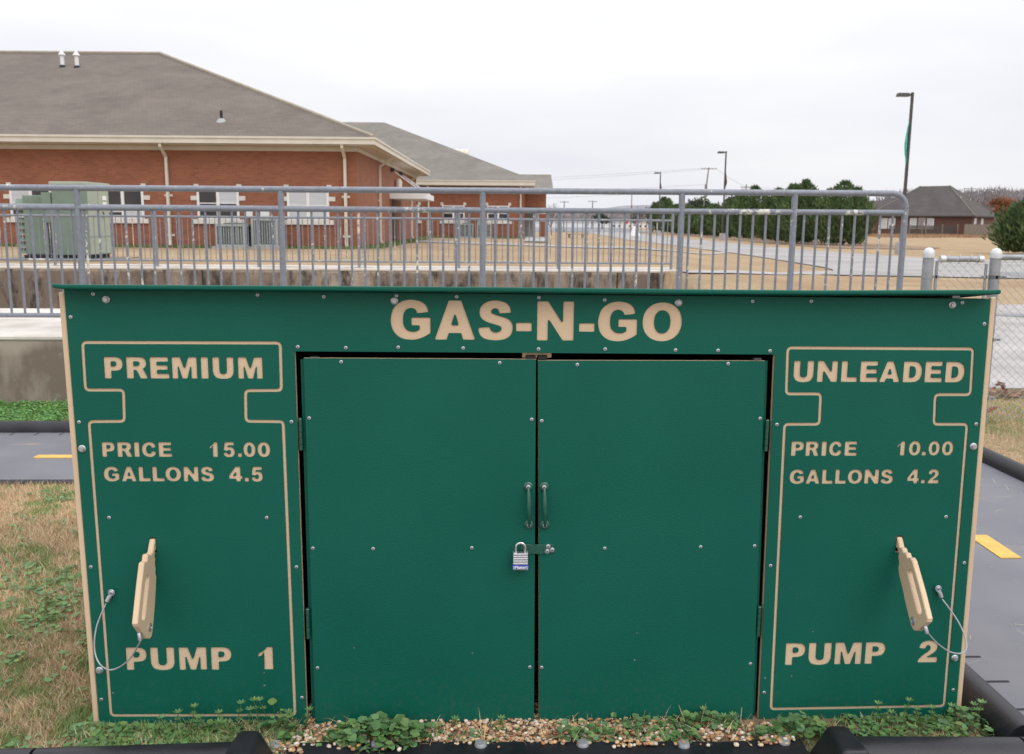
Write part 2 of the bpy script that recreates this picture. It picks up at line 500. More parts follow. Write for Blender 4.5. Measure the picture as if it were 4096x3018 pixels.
M = {}
M['green'] = hdpe('green_playboard', (0.003, 0.102, 0.069), dust=0.8)
M['tan'] = hdpe('tan_playboard', (0.665, 0.495, 0.33))
M['green_metal'] = mat('green_enamel', (0.010, 0.085, 0.055), 0.28, 0.0, 0.15, 40, coat=0.3)
M['dark'] = mat('dark_interior', (0.02, 0.02, 0.02), 0.8)
M['steel'] = mat('zinc_steel', (0.50, 0.51, 0.53), 0.42, 0.75, 0.15, 90, bump=0.1, bscale=300)
M['slot'] = mat('recess_dark_steel', (0.10, 0.11, 0.12), 0.5, 0.6)
M['chrome'] = mat('chrome', (0.72, 0.70, 0.68), 0.15, 1.0, 0.08, 80)
M['lam'] = mat('laminated_steel', (0.6, 0.6, 0.61), 0.3, 0.85, 0.15, 30, stretch=(1, 1, 14))
M['blue'] = mat('blue_bumper', (0.03, 0.055, 0.36), 0.4)
M['white'] = mat('white_print', (0.8, 0.8, 0.8), 0.5, var=0.03)
M['rubber'] = mat('black_rubber', (0.014, 0.014, 0.018), 0.40, 0, 0.4, 7, bump=0.25, bscale=120, rvar=0.12, spec=0.4)
M['track'] = mat('grey_rubber_mat', (0.112, 0.115, 0.138), 0.5, 0, 0.22, 2.2, bump=0.15, bscale=400, col2=(0.168, 0.166, 0.182), lo=.3, hi=.72, rvar=.1)
def smudged(m):
    """tan dust smears and pale scuffs on the rubber mat"""
    t = m.node_tree; b = t.nodes['Principled BSDF']; n = t.nodes.new
    src = b.inputs['Base Color'].links[0].from_socket
    tcn = n('ShaderNodeTexCoord')
    for sc_, det, thr, wid, col, amt in (((1.3, 4.5, 3), 7, .60, .10, (.34, .27, .19), .6), ((14, 2.2, 3), 5, .66, .05, (.30, .29, .27), .5), ((40, 40, 40), 2, .74, .04, (.42, .36, .26), .6)):
        mp_ = n('ShaderNodeMapping'); mp_.inputs['Scale'].default_value = sc_; mp_.inputs['Rotation'].default_value = (0, 0, .5)
        t.links.new(tcn.outputs['Object'], mp_.inputs[0])
        no = n('ShaderNodeTexNoise'); no.inputs['Scale'].default_value = 1.0; no.inputs['Detail'].default_value = det; no.inputs['Roughness'].default_value = .7
        t.links.new(mp_.outputs[0], no.inputs['Vector'])
        mr_ = n('ShaderNodeMapRange'); mr_.inputs['From Min'].default_value = thr; mr_.inputs['From Max'].default_value = thr + wid; mr_.inputs['To Max'].default_value = amt
        t.links.new(no.outputs['Fac'], mr_.inputs[0])
        mi = n('ShaderNodeMix'); mi.data_type = 'RGBA'; mi.inputs['B'].default_value = (*col, 1)
        t.links.new(src, mi.inputs['A']); t.links.new(mr_.outputs[0], mi.inputs['Factor']); src = mi.outputs['Result']
    t.links.new(src, b.inputs['Base Color'])
smudged(M['track'])
M['yellow'] = mat('yellow_paint', (0.66, 0.40, 0.085), 0.6, var=0.1, scale=30)
M['lawn'] = lawn_mat('dormant_lawn')
M['concrete'] = mat('pale_concrete', (0.28, 0.266, 0.25), 0.85, 0, 0.12, 1.2, bump=0.2, bscale=60, col2=(0.41, 0.395, 0.375))
M['capconc'] = mat('cap_concrete', (0.46, 0.42, 0.37), 0.85, 0, 0.12, 2.5, bump=0.2, bscale=60, col2=(0.66, 0.62, 0.56))
M['asphalt'] = mat('grey_asphalt', (0.17, 0.17, 0.18), 0.9, 0, 0.15, 0.4, bump=0.2, bscale=80, col2=(0.24, 0.24, 0.255))
M['road'] = mat('pale_road', (0.255, 0.243, 0.232), 0.9, 0, 0.1, 0.35, bump=0.2, bscale=50, col2=(0.365, 0.35, 0.332))
M['wall1'] = stained('stained_retaining_wall', (0.37, 0.315, 0.26), (0.185, 0.145, 0.112), (0.30, 0.30, 0.25), 0.7)
M['wall2'] = stained('blotched_retaining_wall', (0.38, 0.32, 0.26), (0.17, 0.135, 0.108), (0.04, 0.034, 0.03), 0.95, st2=(4.2, 4.2, 1.6), lo2=0.49, fade=0.08, st=(1.6, 1.6, 1.0))
M['rail'] = chipped('grey_blue_rail_paint', (0.215, 0.232, 0.272), amt=0.628)
M['baluster'] = chipped('grey_blue_baluster_paint', (0.20, 0.218, 0.262), amt=0.615, scale=40)
M['galv'] = mat('galvanised_steel', (0.30, 0.315, 0.335), 0.45, 0.35, 0.18, 14)
M['galvw'] = mat('galvanised_wire', (0.42, 0.43, 0.44), 0.45, 0.5, 0.15, 30)
M['cap'] = mat('aluminium_cap', (0.62, 0.63, 0.64), 0.4, 0.3, 0.06, 20)
M['brick'] = brick_mat('red_brick', (0.295, 0.108, 0.056), (0.225, 0.080, 0.043), (0.265, 0.125, 0.08))
M['brick_side'] = M['brick']
M['brick_brown'] = brick_mat('brown_brick', (0.125, 0.058, 0.044), (0.09, 0.042, 0.034), (0.14, 0.08, 0.065))
M['shingle'] = shingle_mat('brown_grey_shingles', (0.185, 0.157, 0.135), (0.158, 0.135, 0.118))
M['ridge'] = mat('tan_ridge_cap', (0.33, 0.29, 0.235), 0.9, 0, 0.1, 4)
M['shingle2'] = shingle_mat('grey_shingles', (0.235, 0.215, 0.19), (0.20, 0.183, 0.163))
M['shingle3'] = shingle_mat('dark_grey_shingles', (0.115, 0.104, 0.098), (0.092, 0.084, 0.080))
M['trim'] = mat('cream_trim', (0.62, 0.575, 0.49), 0.55, 0, 0.05, 2)
M['soffit'] = mat('cream_soffit', (0.56, 0.51, 0.43), 0.7, 0, 0.05, 2)
M['stone'] = mat('cast_stone', (0.64, 0.60, 0.54), 0.8, 0, 0.06, 5)
M['wframe'] = mat('white_frame', (0.74, 0.735, 0.73), 0.5, 0, 0.03, 5)
M['glass'] = mat('dark_glass', (0.030, 0.024, 0.022), 0.08, 0, 0.5, 1.4, spec=0.6)
M['blind'] = mat('window_blind', (0.50, 0.52, 0.545), 0.5, 0, 0.08, 1, stretch=(1, 1, 12))
M['bronze'] = mat('dark_bronze', (0.060, 0.052, 0.048), 0.5, 0.2, 0.1, 5)
M['wood_pole'] = mat('weathered_pole', (0.17, 0.155, 0.145), 0.9, 0, 0.2, 3, stretch=(8, 8, 1))
M['plank'] = mat('weathered_planks', (0.20, 0.165, 0.135), 0.9, 0, 0.35, 2.2, stretch=(9, 9, 0.6))
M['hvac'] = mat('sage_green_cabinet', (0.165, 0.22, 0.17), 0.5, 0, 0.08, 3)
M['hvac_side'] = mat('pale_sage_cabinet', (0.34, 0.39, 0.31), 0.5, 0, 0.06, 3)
M['ac'] = mat('pale_grey_condenser', (0.33, 0.36, 0.34), 0.55, 0, 0.1, 5)
M['ac_dark'] = mat('condenser_coil', (0.10, 0.13, 0.125), 0.6, 0.2, 0.3, 20)
M['red'] = mat('red_sign', (0.55, 0.03, 0.03), 0.4)
M['orange'] = mat('orange_cloth', (0.80, 0.33, 0.06), 0.7)
M['maroon'] = mat('maroon_cloth', (0.20, 0.03, 0.05), 0.7)
M['teal'] = mat('teal_cloth', (0.10, 0.52, 0.40), 0.7)
M['leaf'] = tint_mat('leaf_green', 0.55, 0.25)
M['blade'] = tint_mat('grass_blade', 0.75, 0.2)
M['needle'] = tint_mat('evergreen_spray', 0.75, 0.12, 0.2)
M['twig'] = tint_mat('bare_twig', 0.9)
M['pebble'] = tint_mat('pea_gravel', 0.6)
M['bark'] = mat('bark', (0.09, 0.065, 0.05), 0.9, 0, 0.3, 5, stretch=(6, 6, 1))
M['soil'] = mat('brown_soil', (0.13, 0.075, 0.048), 0.95, 0, 0.3, 18, bump=0.5, bscale=60, col2=(0.25, 0.165, 0.105))
M['stone_grey'] = mat('grey_pin', (0.30, 0.31, 0.32), 0.5, 0.3, 0.2, 40)

D = {
    'panel': [[-1.2252, 1.2265], [1.2147, 1.2141], [1.2268, 0.0005], [-1.2134, -0.0007]],
    'opening': [[-0.6402, 1.0668], [0.6386, 1.062], [0.6505, -0.0038], [-0.6381, -0.0028]],
    'doorL': [[-0.6171, 1.049], [-0.0034, 1.0471], [0.0037, -0.0061], [-0.6148, 0.0053]],
    'doorR': [[0.0023, 1.0441], [0.6136, 1.0446], [0.6331, -0.0007], [0.018, -0.0049]],
    'outL': [[-1.1878, 1.0888], [-0.6768, 1.089], [-0.6779, 0.9625], [-0.7722, 0.9617], [-0.7742, 0.8788], [-0.6761, 0.8779], [-0.6706, 0.0331], [-1.1809, 0.038], [-1.1854, 0.8777], [-1.0933, 0.8787], [-1.0903, 0.9628], [-1.1888, 0.9626]],
    'outR': [[0.673, 1.0805], [1.1791, 1.0791], [1.1836, 0.9535], [1.0862, 0.9534], [1.0896, 0.8709], [1.1819, 0.8709], [1.1903, 0.0385], [0.685, 0.035], [0.6763, 0.8709], [0.7721, 0.8709], [0.7703, 0.9551], [0.676, 0.955]],
    'words': [["GAS-N-GO", [["G", -0.3348, 1.0998, 0.1042, 0.1034], ["A", -0.2183, 1.0993, 0.1071, 0.1034], ["S", -0.1115, 1.0989, 0.0915, 0.1034], ["-", -0.0364, 1.0985, 0.0415, 0.1035], ["N", 0.0471, 1.0982, 0.0974, 0.1035], ["-", 0.1305, 1.0978, 0.0413, 0.1035], ["G", 0.2124, 1.0975, 0.1045, 0.1035], ["O", 0.3315, 1.0969, 0.1053, 0.1036]]], ["PREMIUM", [["P", -1.1124, 0.9936, 0.0483, 0.0571], ["R", -1.0516, 0.9937, 0.0551, 0.057], ["E", -0.9934, 0.9937, 0.0492, 0.057], ["M", -0.9286, 0.9937, 0.0648, 0.057], ["I", -0.8763, 0.9937, 0.0192, 0.057], ["U", -0.8281, 0.9938, 0.0549, 0.0569], ["M", -0.7574, 0.9938, 0.0638, 0.0569]]], ["PRICE", [["P", -1.1396, 0.7818, 0.0336, 0.0402], ["R", -1.0966, 0.7817, 0.0392, 0.0403], ["I", -1.0652, 0.7817, 0.0136, 0.0403], ["C", -1.0329, 0.7817, 0.0381, 0.0402], ["E", -0.9904, 0.7816, 0.0349, 0.0403]]], ["15.00", [["1", -0.8632, 0.7811, 0.0223, 0.0407], ["5", -0.8223, 0.781, 0.0317, 0.0408], [".", -0.794, 0.7809, 0.0109, 0.0409], ["0", -0.7681, 0.7809, 0.0319, 0.0409], ["0", -0.7299, 0.7807, 0.0332, 0.0411]]], ["GALLONS", [["G", -1.1358, 0.7142, 0.041, 0.0405], ["A", -1.0898, 0.7141, 0.0398, 0.0406], ["L", -1.0486, 0.714, 0.0313, 0.0406], ["L", -1.012, 0.7139, 0.0319, 0.0406], ["O", -0.9729, 0.7138, 0.0419, 0.0407], ["N", -0.9258, 0.7137, 0.0392, 0.0407], ["S", -0.8827, 0.7136, 0.0356, 0.0407]]], ["4.5", [["4", -0.8073, 0.7134, 0.0355, 0.0408], [".", -0.7784, 0.7132, 0.0115, 0.0408], ["5", -0.7507, 0.7131, 0.0316, 0.0408]]], ["PUMP", [["P", -1.1008, 0.1734, 0.0563, 0.0666], ["U", -1.0297, 0.1729, 0.0656, 0.0666], ["M", -0.9466, 0.1724, 0.0756, 0.0667], ["P", -0.8684, 0.1718, 0.0558, 0.0668]]], ["1", [["1", -0.7474, 0.1712, 0.042, 0.0669]]], ["UNLEADED", [["U", 0.72, 0.988, 0.055, 0.0574], ["N", 0.7851, 0.9879, 0.0557, 0.0573], ["L", 0.8449, 0.9879, 0.0442, 0.0571], ["E", 0.8994, 0.9878, 0.0489, 0.0569], ["A", 0.9562, 0.9877, 0.0572, 0.0568], ["D", 1.0189, 0.9876, 0.0521, 0.0567], ["E", 1.0771, 0.9875, 0.0489, 0.0566], ["D", 1.1358, 0.9874, 0.0532, 0.0564]]], ["PRICE", [["P", 0.7163, 0.7823, 0.0352, 0.0406], ["R", 0.7576, 0.7823, 0.0377, 0.0406], ["I", 0.7896, 0.7823, 0.014, 0.0406], ["C", 0.8216, 0.7824, 0.0364, 0.0405], ["E", 0.8641, 0.7824, 0.0349, 0.0405]]], ["10.00", [["1", 1.0031, 0.7832, 0.0227, 0.0405], ["0", 1.042, 0.7831, 0.0333, 0.0406], [".", 1.0686, 0.7831, 0.0125, 0.0406], ["0", 1.0963, 0.7831, 0.0318, 0.0406], ["0", 1.1339, 0.783, 0.0322, 0.0407]]], ["GALLONS", [["G", 0.7192, 0.7031, 0.0409, 0.0405], ["A", 0.7636, 0.7031, 0.0403, 0.0405], ["L", 0.8045, 0.7031, 0.0305, 0.0406], ["L", 0.8415, 0.7031, 0.0311, 0.0406], ["O", 0.8814, 0.7031, 0.0411, 0.0406], ["N", 0.9278, 0.7031, 0.0406, 0.0406], ["S", 0.9704, 0.7031, 0.0353, 0.0406]]], ["4.2", [["4", 1.0446, 0.7036, 0.0338, 0.0404], [".", 1.0726, 0.7035, 0.0116, 0.0404], ["2", 1.1011, 0.7035, 0.0329, 0.0404]]], ["PUMP", [["P", 0.7456, 0.1696, 0.0567, 0.0663], ["U", 0.8165, 0.1699, 0.0657, 0.0663], ["M", 0.8982, 0.1703, 0.0775, 0.0662], ["P", 0.9761, 0.1706, 0.058, 0.0662]]], ["2", [["2", 1.1293, 0.1733, 0.0596, 0.0662]]]],
    'scr_panel': [[-1.1513, 1.2152], [-0.7305, 1.2151], [-0.5596, 1.2112], [-0.3709, 1.2146], [-0.2136, 1.213], [0.0023, 1.2118], [0.1761, 1.2066], [0.5706, 1.205], [0.7276, 1.2058], [1.1374, 1.2042], [-0.6309, 1.0789], [-0.5057, 1.0769], [-0.3679, 1.0785], [-0.1969, 1.0767], [0.0029, 1.0749], [0.1806, 1.0754], [0.3692, 1.0735], [0.4836, 1.0727], [0.6244, 1.0719], [-1.2124, 1.1546], [-1.2105, 0.8763], [-0.6539, 0.8776], [-1.1488, 0.6136], [-0.7285, 0.612], [-1.2065, 0.4745], [-0.6531, 0.4712], [-1.2035, 0.0871], [-0.6495, 0.0862], [-1.1415, 0.0134], [1.2027, 1.1468], [0.6544, 0.8703], [1.2058, 0.8717], [0.7343, 0.6079], [1.1449, 0.6077], [0.659, 0.4676], [1.209, 0.4726], [0.6615, 0.0865], [1.2118, 0.0888], [0.74, 0.0093]],
    'bolts': [[-1.119, 1.2012], [-0.3764, 1.2014], [0.3723, 1.2004], [1.1106, 1.198], [-1.2071, 0.8044], [-1.2028, 0.1743], [1.204, 0.8087], [1.2071, 0.1872]],
    'scr_doorL': [[-0.5185, 1.0391], [-0.1, 1.0378], [-0.6066, 0.8876], [-0.0131, 0.8841], [-0.6069, 0.5247], [-0.4432, 0.5225], [-0.1735, 0.5238], [-0.6039, 0.1749], [-0.0101, 0.1716], [-0.1005, 0.01]],
    'scr_doorR': [[0.1071, 1.0334], [0.5125, 1.0369], [0.014, 0.8803], [0.6071, 0.8868], [0.1932, 0.5207], [0.4601, 0.5233], [0.6109, 0.5252], [0.0235, 0.1699], [0.6174, 0.175], [0.1216, 0.0065], [0.524, 0.012]],
    'hinges': [[[-0.632, 0.8839], [-0.6346, 0.7988]], [[-0.6281, 0.3466], [-0.6306, 0.2607]], [[0.63, 0.8805], [0.6321, 0.7951]], [[0.6373, 0.3437], [0.6393, 0.2562]]],
    'handles': [[[-0.0204, 0.6974], [-0.0171, 0.5895]], [[0.0229, 0.6967], [0.0263, 0.5887]]],
    'haspscr': [[0.0361, 0.5274], [0.0338, 0.5133], [0.0474, 0.5175]],
    'nozLslot': [[-1.0452, 0.5545], [-1.03, 0.5544]],
    'nozRslot': [[1.0113, 0.5503], [1.0275, 0.5503]],
    'nozLbolt': [-1.0303, -0.0756, 0.3338],
    'nozRbolt': [1.0119, -0.1284, 0.3592],
    'nozLbot': [-1.0303, -0.1351, 0.3429],
    'nozRbot': [1.0119, -0.1834, 0.3678],
    'cabL': [[-1.167, -0.013, 0.3751], [-1.1807, -0.0199, 0.3442], [-1.1911, -0.0288, 0.3115], [-1.1949, -0.0387, 0.2736], [-1.1888, -0.0493, 0.2418], [-1.1738, -0.0604, 0.2217], [-1.1515, -0.072, 0.2137], [-1.1283, -0.084, 0.2191], [-1.0992, -0.0963, 0.2377], [-1.0723, -0.109, 0.2647], [-1.0504, -0.1219, 0.2972], [-1.0344, -0.1351, 0.3239]],
    'cabR': [[1.148, -0.013, 0.3711], [1.169, -0.0226, 0.343], [1.1871, -0.035, 0.3141], [1.1975, -0.0488, 0.2883], [1.2006, -0.0636, 0.2633], [1.1914, -0.0792, 0.2505], [1.1721, -0.0953, 0.2495], [1.1476, -0.1121, 0.2567], [1.1139, -0.1293, 0.2726], [1.0772, -0.1469, 0.3001], [1.0469, -0.165, 0.3287], [1.0211, -0.1834, 0.3562]],
    'eyeL': [[-1.1526, -0.008, 0.404], [-1.1602, -0.012, 0.3845]],
    'eyeR': [[1.1365, -0.008, 0.4006], [1.1453, -0.012, 0.3835]],
    'nozL': [-1.0303],
    'nozR': [1.0119]
}

# ------------------------------------------------------------------ terrain and paving
def ss(a, b, t):
    t = np.clip((np.asarray(t, float) - a) / (b - a), 0, 1)
    return t * t * (3 - 2 * t)


def T(x, y):
    e = 0.1 * np.maximum(0, np.asarray(y, float) - 15)
    return 0.55 * ss(8, 14.5, y) * (1 - ss(52, 80, y)) * (1 - ss(3.2 + e, 9 + e, x))


def Tf(x, y):
    return float(T(x, y))


xs = np.concatenate([[-900, -400, -180, -90, -60], np.arange(-40, -4, 2.0), np.arange(-4, 3.0, 1.0), [3.2, 3.3], np.arange(4, 40, 1.0), np.arange(40, 100, 6.0), [110, 140, 200, 400, 900]])
ys = np.concatenate([[-60, -20, -8, -4, -2, 0, 2, 4, 5.5, 6.72, 6.78], np.arange(7.5, 14.4, 0.7), [14.62, 14.68], np.arange(15.5, 36, 1.0), np.arange(36, 84, 2.0), [90, 105, 125, 150, 190, 240, 300, 400, 600, 1200, 2200]])
gx, gy = np.meshgrid(xs, ys)
gz = T(gx, gy)
gz = np.where((gx < 3.25) & (gx > -40) & (gy > 6.75) & (gy < 14.65), -0.35, gz)
nx, ny = len(xs), len(ys)
vv = np.stack([gx, gy, gz], -1).reshape(-1, 3)
ii, jj = np.meshgrid(np.arange(nx - 1), np.arange(ny - 1))
a = (jj * nx + ii).ravel()
quads = np.stack([a, a + 1, a + nx + 1, a + nx], -1)
ground = link('lawn', tri_mesh('lawn', vv, quads, None, M['lawn']))
tag(ground, kind='structure')


def drape(name, poly, m, off=0.02, step=1.0, kind='structure', parent=None):
    """flat polygon laid over the terrain, cut into a fine grid"""
    bm = bmesh.new()
    f = bm.faces.new([bm.verts.new((x, y, 0)) for x, y in poly])
    bmesh.ops.recalc_face_normals(bm, faces=bm.faces)
    x0, x1 = min(p[0] for p in poly), max(p[0] for p in poly)
    y0, y1 = min(p[1] for p in poly), max(p[1] for p in poly)
    for ax, lo, hi in ((0, x0, x1), (1, y0, y1)):
        st = max(step, (hi - lo) / 120.0)
        k = lo + st
        while k < hi:
            co = (k, 0, 0) if ax == 0 else (0, k, 0)
            no = (1, 0, 0) if ax == 0 else (0, 1, 0)
            bmesh.ops.bisect_plane(bm, geom=bm.verts[:] + bm.edges[:] + bm.faces[:], plane_co=co, plane_no=no)
            k += st
    for v in bm.verts: v.co.z = Tf(v.co.x, v.co.y) + off
    bmesh.ops.triangulate(bm, faces=bm.faces)
    for f in bm.faces:
        f.normal_update()
        if f.normal.z < 0: f.normal_flip()
    me = bpy.data.meshes.new(name); bm.to_mesh(me); bm.free()
    me.materials.append(m)
    o = link(name, me, parent)
    if kind: tag(o, kind=kind)
    return o


def cr_curve(pts, n=8):
    out_ = []
    P = [pts[0]] + list(pts) + [pts[-1]]
    for i in range(1, len(P) - 2):
        for k in range(n):
            t = k / n
            out_.append(tuple(0.5 * (2 * P[i][j] + (P[i + 1][j] - P[i - 1][j]) * t + (2 * P[i - 1][j] - 5 * P[i][j] + 4 * P[i + 1][j] - P[i + 2][j]) * t * t + (3 * P[i][j] - P[i - 1][j] - 3 * P[i + 1][j] + P[i + 2][j]) * t ** 3) for j in range(len(pts[0]))))
    out_.append(tuple(pts[-1]))
    return out_


left_edge = cr_curve([(34, 420), (24, 260), (17.2, 150), (14.0, 95), (12.6, 70), (12.6, 55), (12.5, 44), (11.9, 34), (11.2, 27), (9.6, 23.6)], 5)
right_edge = cr_curve([(14.3, 22.4), (22, 22.0), (60, 20.5)], 4)
far_edge = cr_curve([(60, 31), (26, 35.5), (20.2, 37.6), (18.9, 45), (18.5, 55), (19.2, 68), (20.6, 95), (24, 140), (31, 190), (44, 300), (58, 420)], 5)
drape('driveway', left_edge + right_edge + far_edge, M['road'], 0.03, 1.0)
drape('dark_road_strip', [(14.9, 22.9), (24, 22.6), (60, 21.4), (60, 24.2), (24, 25.3), (15.6, 25.5)], M['asphalt'], 0.036, 1.5)  # darker grey band over the near side of the driveway
drape('concrete_pad', [(4.0, 5.35), (30, 5.0), (30, 14.3), (8.3, 14.0), (5.6, 9)], M['concrete'], 0.012, 1.0)
drape('debris_strip', [(3.7, 4.93), (30, 4.6), (30, 4.98), (4.02, 5.33), (3.6, 5.3)], M['soil'], .01, .5)
drape('asphalt_wedge', [(7.0, 11.75), (10, 11.2), (30, 9.0), (30, 12.4), (9, 12.15)], M['asphalt'], 0.018, 1.0)
drape('sidewalk', [(-4.5, 43), (-2.6, 40.5), (.73, 36.2), (2.62, 33.7), (4.29, 31.9), (6.3, 32.9), (9.0, 38.6), (12.9, 46), (12.3, 43.4), (8.9, 36.6), (6.0, 30.3), (4.03, 29.7), (2.45, 31.4), (.67, 33.56), (-2.45, 37.4), (-4.5, 39.9)], M['concrete'], .025, .6)
drape('cross_walk', [(3.58, 14.6), (4.44, 15.7), (6.26, 19.22), (9.65, 25.45), (11.3, 26), (10.4, 24.0), (8.89, 23.29), (5.6, 16.9), (4.15, 14.4), (3.58, 14.0)], M['concrete'], .02, .5)
drape('parking_lot', [(-60, 160), (30, 150), (36, 200), (60, 420), (-60, 420)], M['asphalt'], 0.05, 12)
drape('entry_path', [(1.9, 39.4), (2.95, 39.0), (3.9, 52), (3.9, 62), (2.5, 62), (2.5, 50)], M['concrete'], 0.05, 1.0)
drape('bare_earth', [(21.5, 55), (27, 53), (30.5, 58), (30, 82), (33, 110), (35, 135), (27, 132), (24.6, 100), (22.8, 75)], mat('pine_straw', (0.19, 0.115, 0.07), 0.95, 0, 0.3, 1.2, bump=0.3, bscale=20, col2=(0.30, 0.20, 0.125)), 0.03, 3)

# retaining walls and the raised walk
wk = MB()
wk.box(-22, 3.12, 4.57, 6.70, -0.3, 0.5)
walk = wk.build('raised_walk_wall', [M['wall1']])
tag(walk, 'weathered brown concrete retaining wall behind the black curb, under the nearer railing', 'retaining wall')
MB().box(-22, 3.13, 4.56, 6.71, 0.502, 0.545).build('wall_cap', [M['capconc']], walk, bevel=0.012)
w2 = MB().box(-30, 3.56, 14.6, 14.98, -0.5, 0.512).build('retaining_wall', [M['wall2']])
tag(w2, 'blotched concrete retaining wall farther back, below the lower railing', 'retaining wall')
MB().box(-30, 3.57, 14.59, 14.99, 0.515, 0.56).build('wall_cap', [M['capconc']], w2, bevel=0.01)
tag(MB().box(-30, 3.55, 14.99, 15.5, 0.3, 0.572).build('wall_walk', [M['capconc']]), kind='structure')
# joints in the walls
jt = MB()
for x in (-9.1, -5.2, -1.3, 2.4): jt.box(x, x + 0.025, 14.594, 14.6, -0.5, 0.512)
tag(jt.build('joint', [M['dark']], w2), kind='stuff')


# ------------------------------------------------------------------ railings
def railing(label, y, x_posts, x_left, x_right, z_base, z_top, z_mid, z_bot, pitch, pr, rr, br, end_return, phase, slope=0.0):
    t = empty('metal_railing', (0, y, 0), 0, label, 'railing', 'steel railings on the retaining walls')
    def zz(z, x): return z + slope * (x - x_left)
    m = MB()
    if end_return:
        top = [(x_left, 0, zz(z_top, x_left)), (x_right - 0.11, 0, zz(z_top, x_right))]
        for k in range(1, 7):
            a_ = k / 6 * math.pi / 2
            top.append((x_right - 0.11 + 0.11 * math.sin(a_), 0, zz(z_top, x_right) - 0.11 + 0.11 * math.cos(a_)))
        m.tube(top, rr, 14)
    else:
        m.tube([(x_left, 0, zz(z_top, x_left)), (x_right, 0, zz(z_top, x_right))], rr, 14)
    m.build('top_rail', M['rail'], t)
    MB().tube([(x_left, 0, zz(z_mid, x_left)), (x_right, 0, zz(z_mid, x_right))], rr * 0.93, 12).build('mid_rail', M['rail'], t)
    MB().tube([(x_left, 0, zz(z_bot, x_left)), (x_right, 0, zz(z_bot, x_right))], rr * 0.8, 12).build('bottom_rail', M['rail'], t)
    for x in x_posts:
        h = zz(z_top, x) - (0.115 if (end_return and x == x_posts[-1]) else 0.01)
        MB().tube([(0, 0, z_base), (0, 0, h)], pr, 12).build('post', M['rail'], t, loc=(x, 0, 0))
    hb = MB().tube([(0, 0, z_bot), (0, 0, z_mid)], br, 6, cap=False).mesh('baluster', M['baluster'])
    x = x_right - phase
    while x > x_left:
        if min(abs(x - p) for p in x_posts) > pr + br + 0.006:
            o = link('baluster', hb, t, (x, 0, slope * (x - x_left)))
        x -= pitch
    return t


railing('tall near grey-blue pipe railing with rounded end, just behind the green play shed', 4.78,
        [-7.77, -6.24, -4.715, -3.195, -1.665, -0.126, 1.416, 2.300, 3.180], -9.0, 3.18, 0.54, 1.624, 1.477, 0.66, 0.1005, 0.024, 0.0235, 0.0095, True, 0.094, 0.0026)
railing('farther grey-blue railing on the blotched wall, seen through the nearer one', 14.76,
        [-13.4, -11.56, -9.72, -7.88, -6.04, -4.2, -2.36, -0.52, 1.32, 3.44], -16.0, 3.44, 0.57, 1.655, 1.47, 0.68, 0.099, 0.026, 0.0235, 0.008, False, 0.09)


# ------------------------------------------------------------------ chain-link fence
fence = empty('chain_link_fence', (0, 3.9, 0), 0, 'galvanised chain-link fence with two domed posts right of the play shed', 'fence')
for px in (2.961, 3.437, 6.4):
    MB().tube([(0, 0, -0.1), (0, 0, 1.205)], 0.036, 16).build('post', M['galv'], fence, loc=(px, 0, 0))
    MB().lathe([(0.0395, 1.19), (0.0395, 1.215), (0.037, 1.232), (0.030, 1.247), (0.018, 1.257), (0.002, 1.261)], n=16).build('post_cap', M['cap'], fence, loc=(px, 0, 0))
MB().tube([(3.045, 0, 1.183), (3.345, 0, 1.183)], 0.021, 12).build('top_rail', M['galv'], fence)
for a_, b_ in ((3.045, 3.075), (3.315, 3.345)):
    MB().tube([(a_ - .002, 0, 1.183), (b_ + .002, 0, 1.183)], 0.0235, 12).build('rail_end', M['cap'], fence)
MB().tube([(3.47, 0, 1.197), (6.4, 0, 1.197)], 0.021, 12).build('top_rail', M['galv'], fence)
for x_, z0_, z1_ in ((3.025, 0.06, 1.17), (3.375, 0.06, 1.15)):
    MB().box(x_ - .008, x_ + .008, -.006, .006, z0_, z1_).build('tension_bar', M['galv'], fence)
for px, sx in ((2.961, 1), (3.437, -1), (3.437, 1)):
    for z_ in (1.06, 0.62, 0.2):
        c_ = MB()
        c_.lathe([(0.0385, z_ - .011), (0.0385, z_ + .011)], n=14)
        c_.box(min(.036 * sx, .085 * sx), max(.036 * sx, .085 * sx), -.006, .006, z_ - .009, z_ + .009)
        c_.lathe([(0.009, -.016), (0.009, .016)], (.074 * sx, 0, z_), 'y', 8)
        c_.build('band', M['galv'], fence, loc=(px, 0, 0))
W_, H_ = 0.064, 0.058
def wire_mesh(z0, z1, flip):
    pts = []
    n_ = int((z1 - z0) / (H_ / 2))
    for j in range(n_ + 1):
        k = (j + flip) % 2
        pts.append(((W_ / 2) * k, 0.003 * (1 if k else -1), z1 - j * H_ / 2))
    return MB().tube(pts, 0.0018, 4, cap=False).mesh('wire', M['galvw'], fixn=False)
for x0_, x1_, z0_, z1_ in ((3.02, 3.39, 0.05, 1.185), (3.475, 5.6, 0.015, 1.2)):
    ms_ = [wire_mesh(z0_, z1_, 0), wire_mesh(z0_, z1_, 1)]
    k = 0
    x = x0_
    while x < x1_ - W_ / 2 + .001:
        link('wire', ms_[k % 2], fence, (x, 0, 0)); x += W_ / 2; k += 1
ties = MB()
for x_ in (3.09, 3.17, 3.25, 3.31, 3.62, 3.9, 4.2, 4.5, 4.8, 5.1, 5.4):
    ties.tube([(x_ - .02, -.024, 1.17), (x_, -.026, 1.195), (x_ + .015, 0, 1.212), (x_ + .025, .022, 1.19)], 0.0028, 5)
tag(ties.build('wire_tie', M['galvw'], fence), kind='stuff')

# ------------------------------------------------------------------ school building
TH = -0.03702   # buildings are turned slightly against the play shed


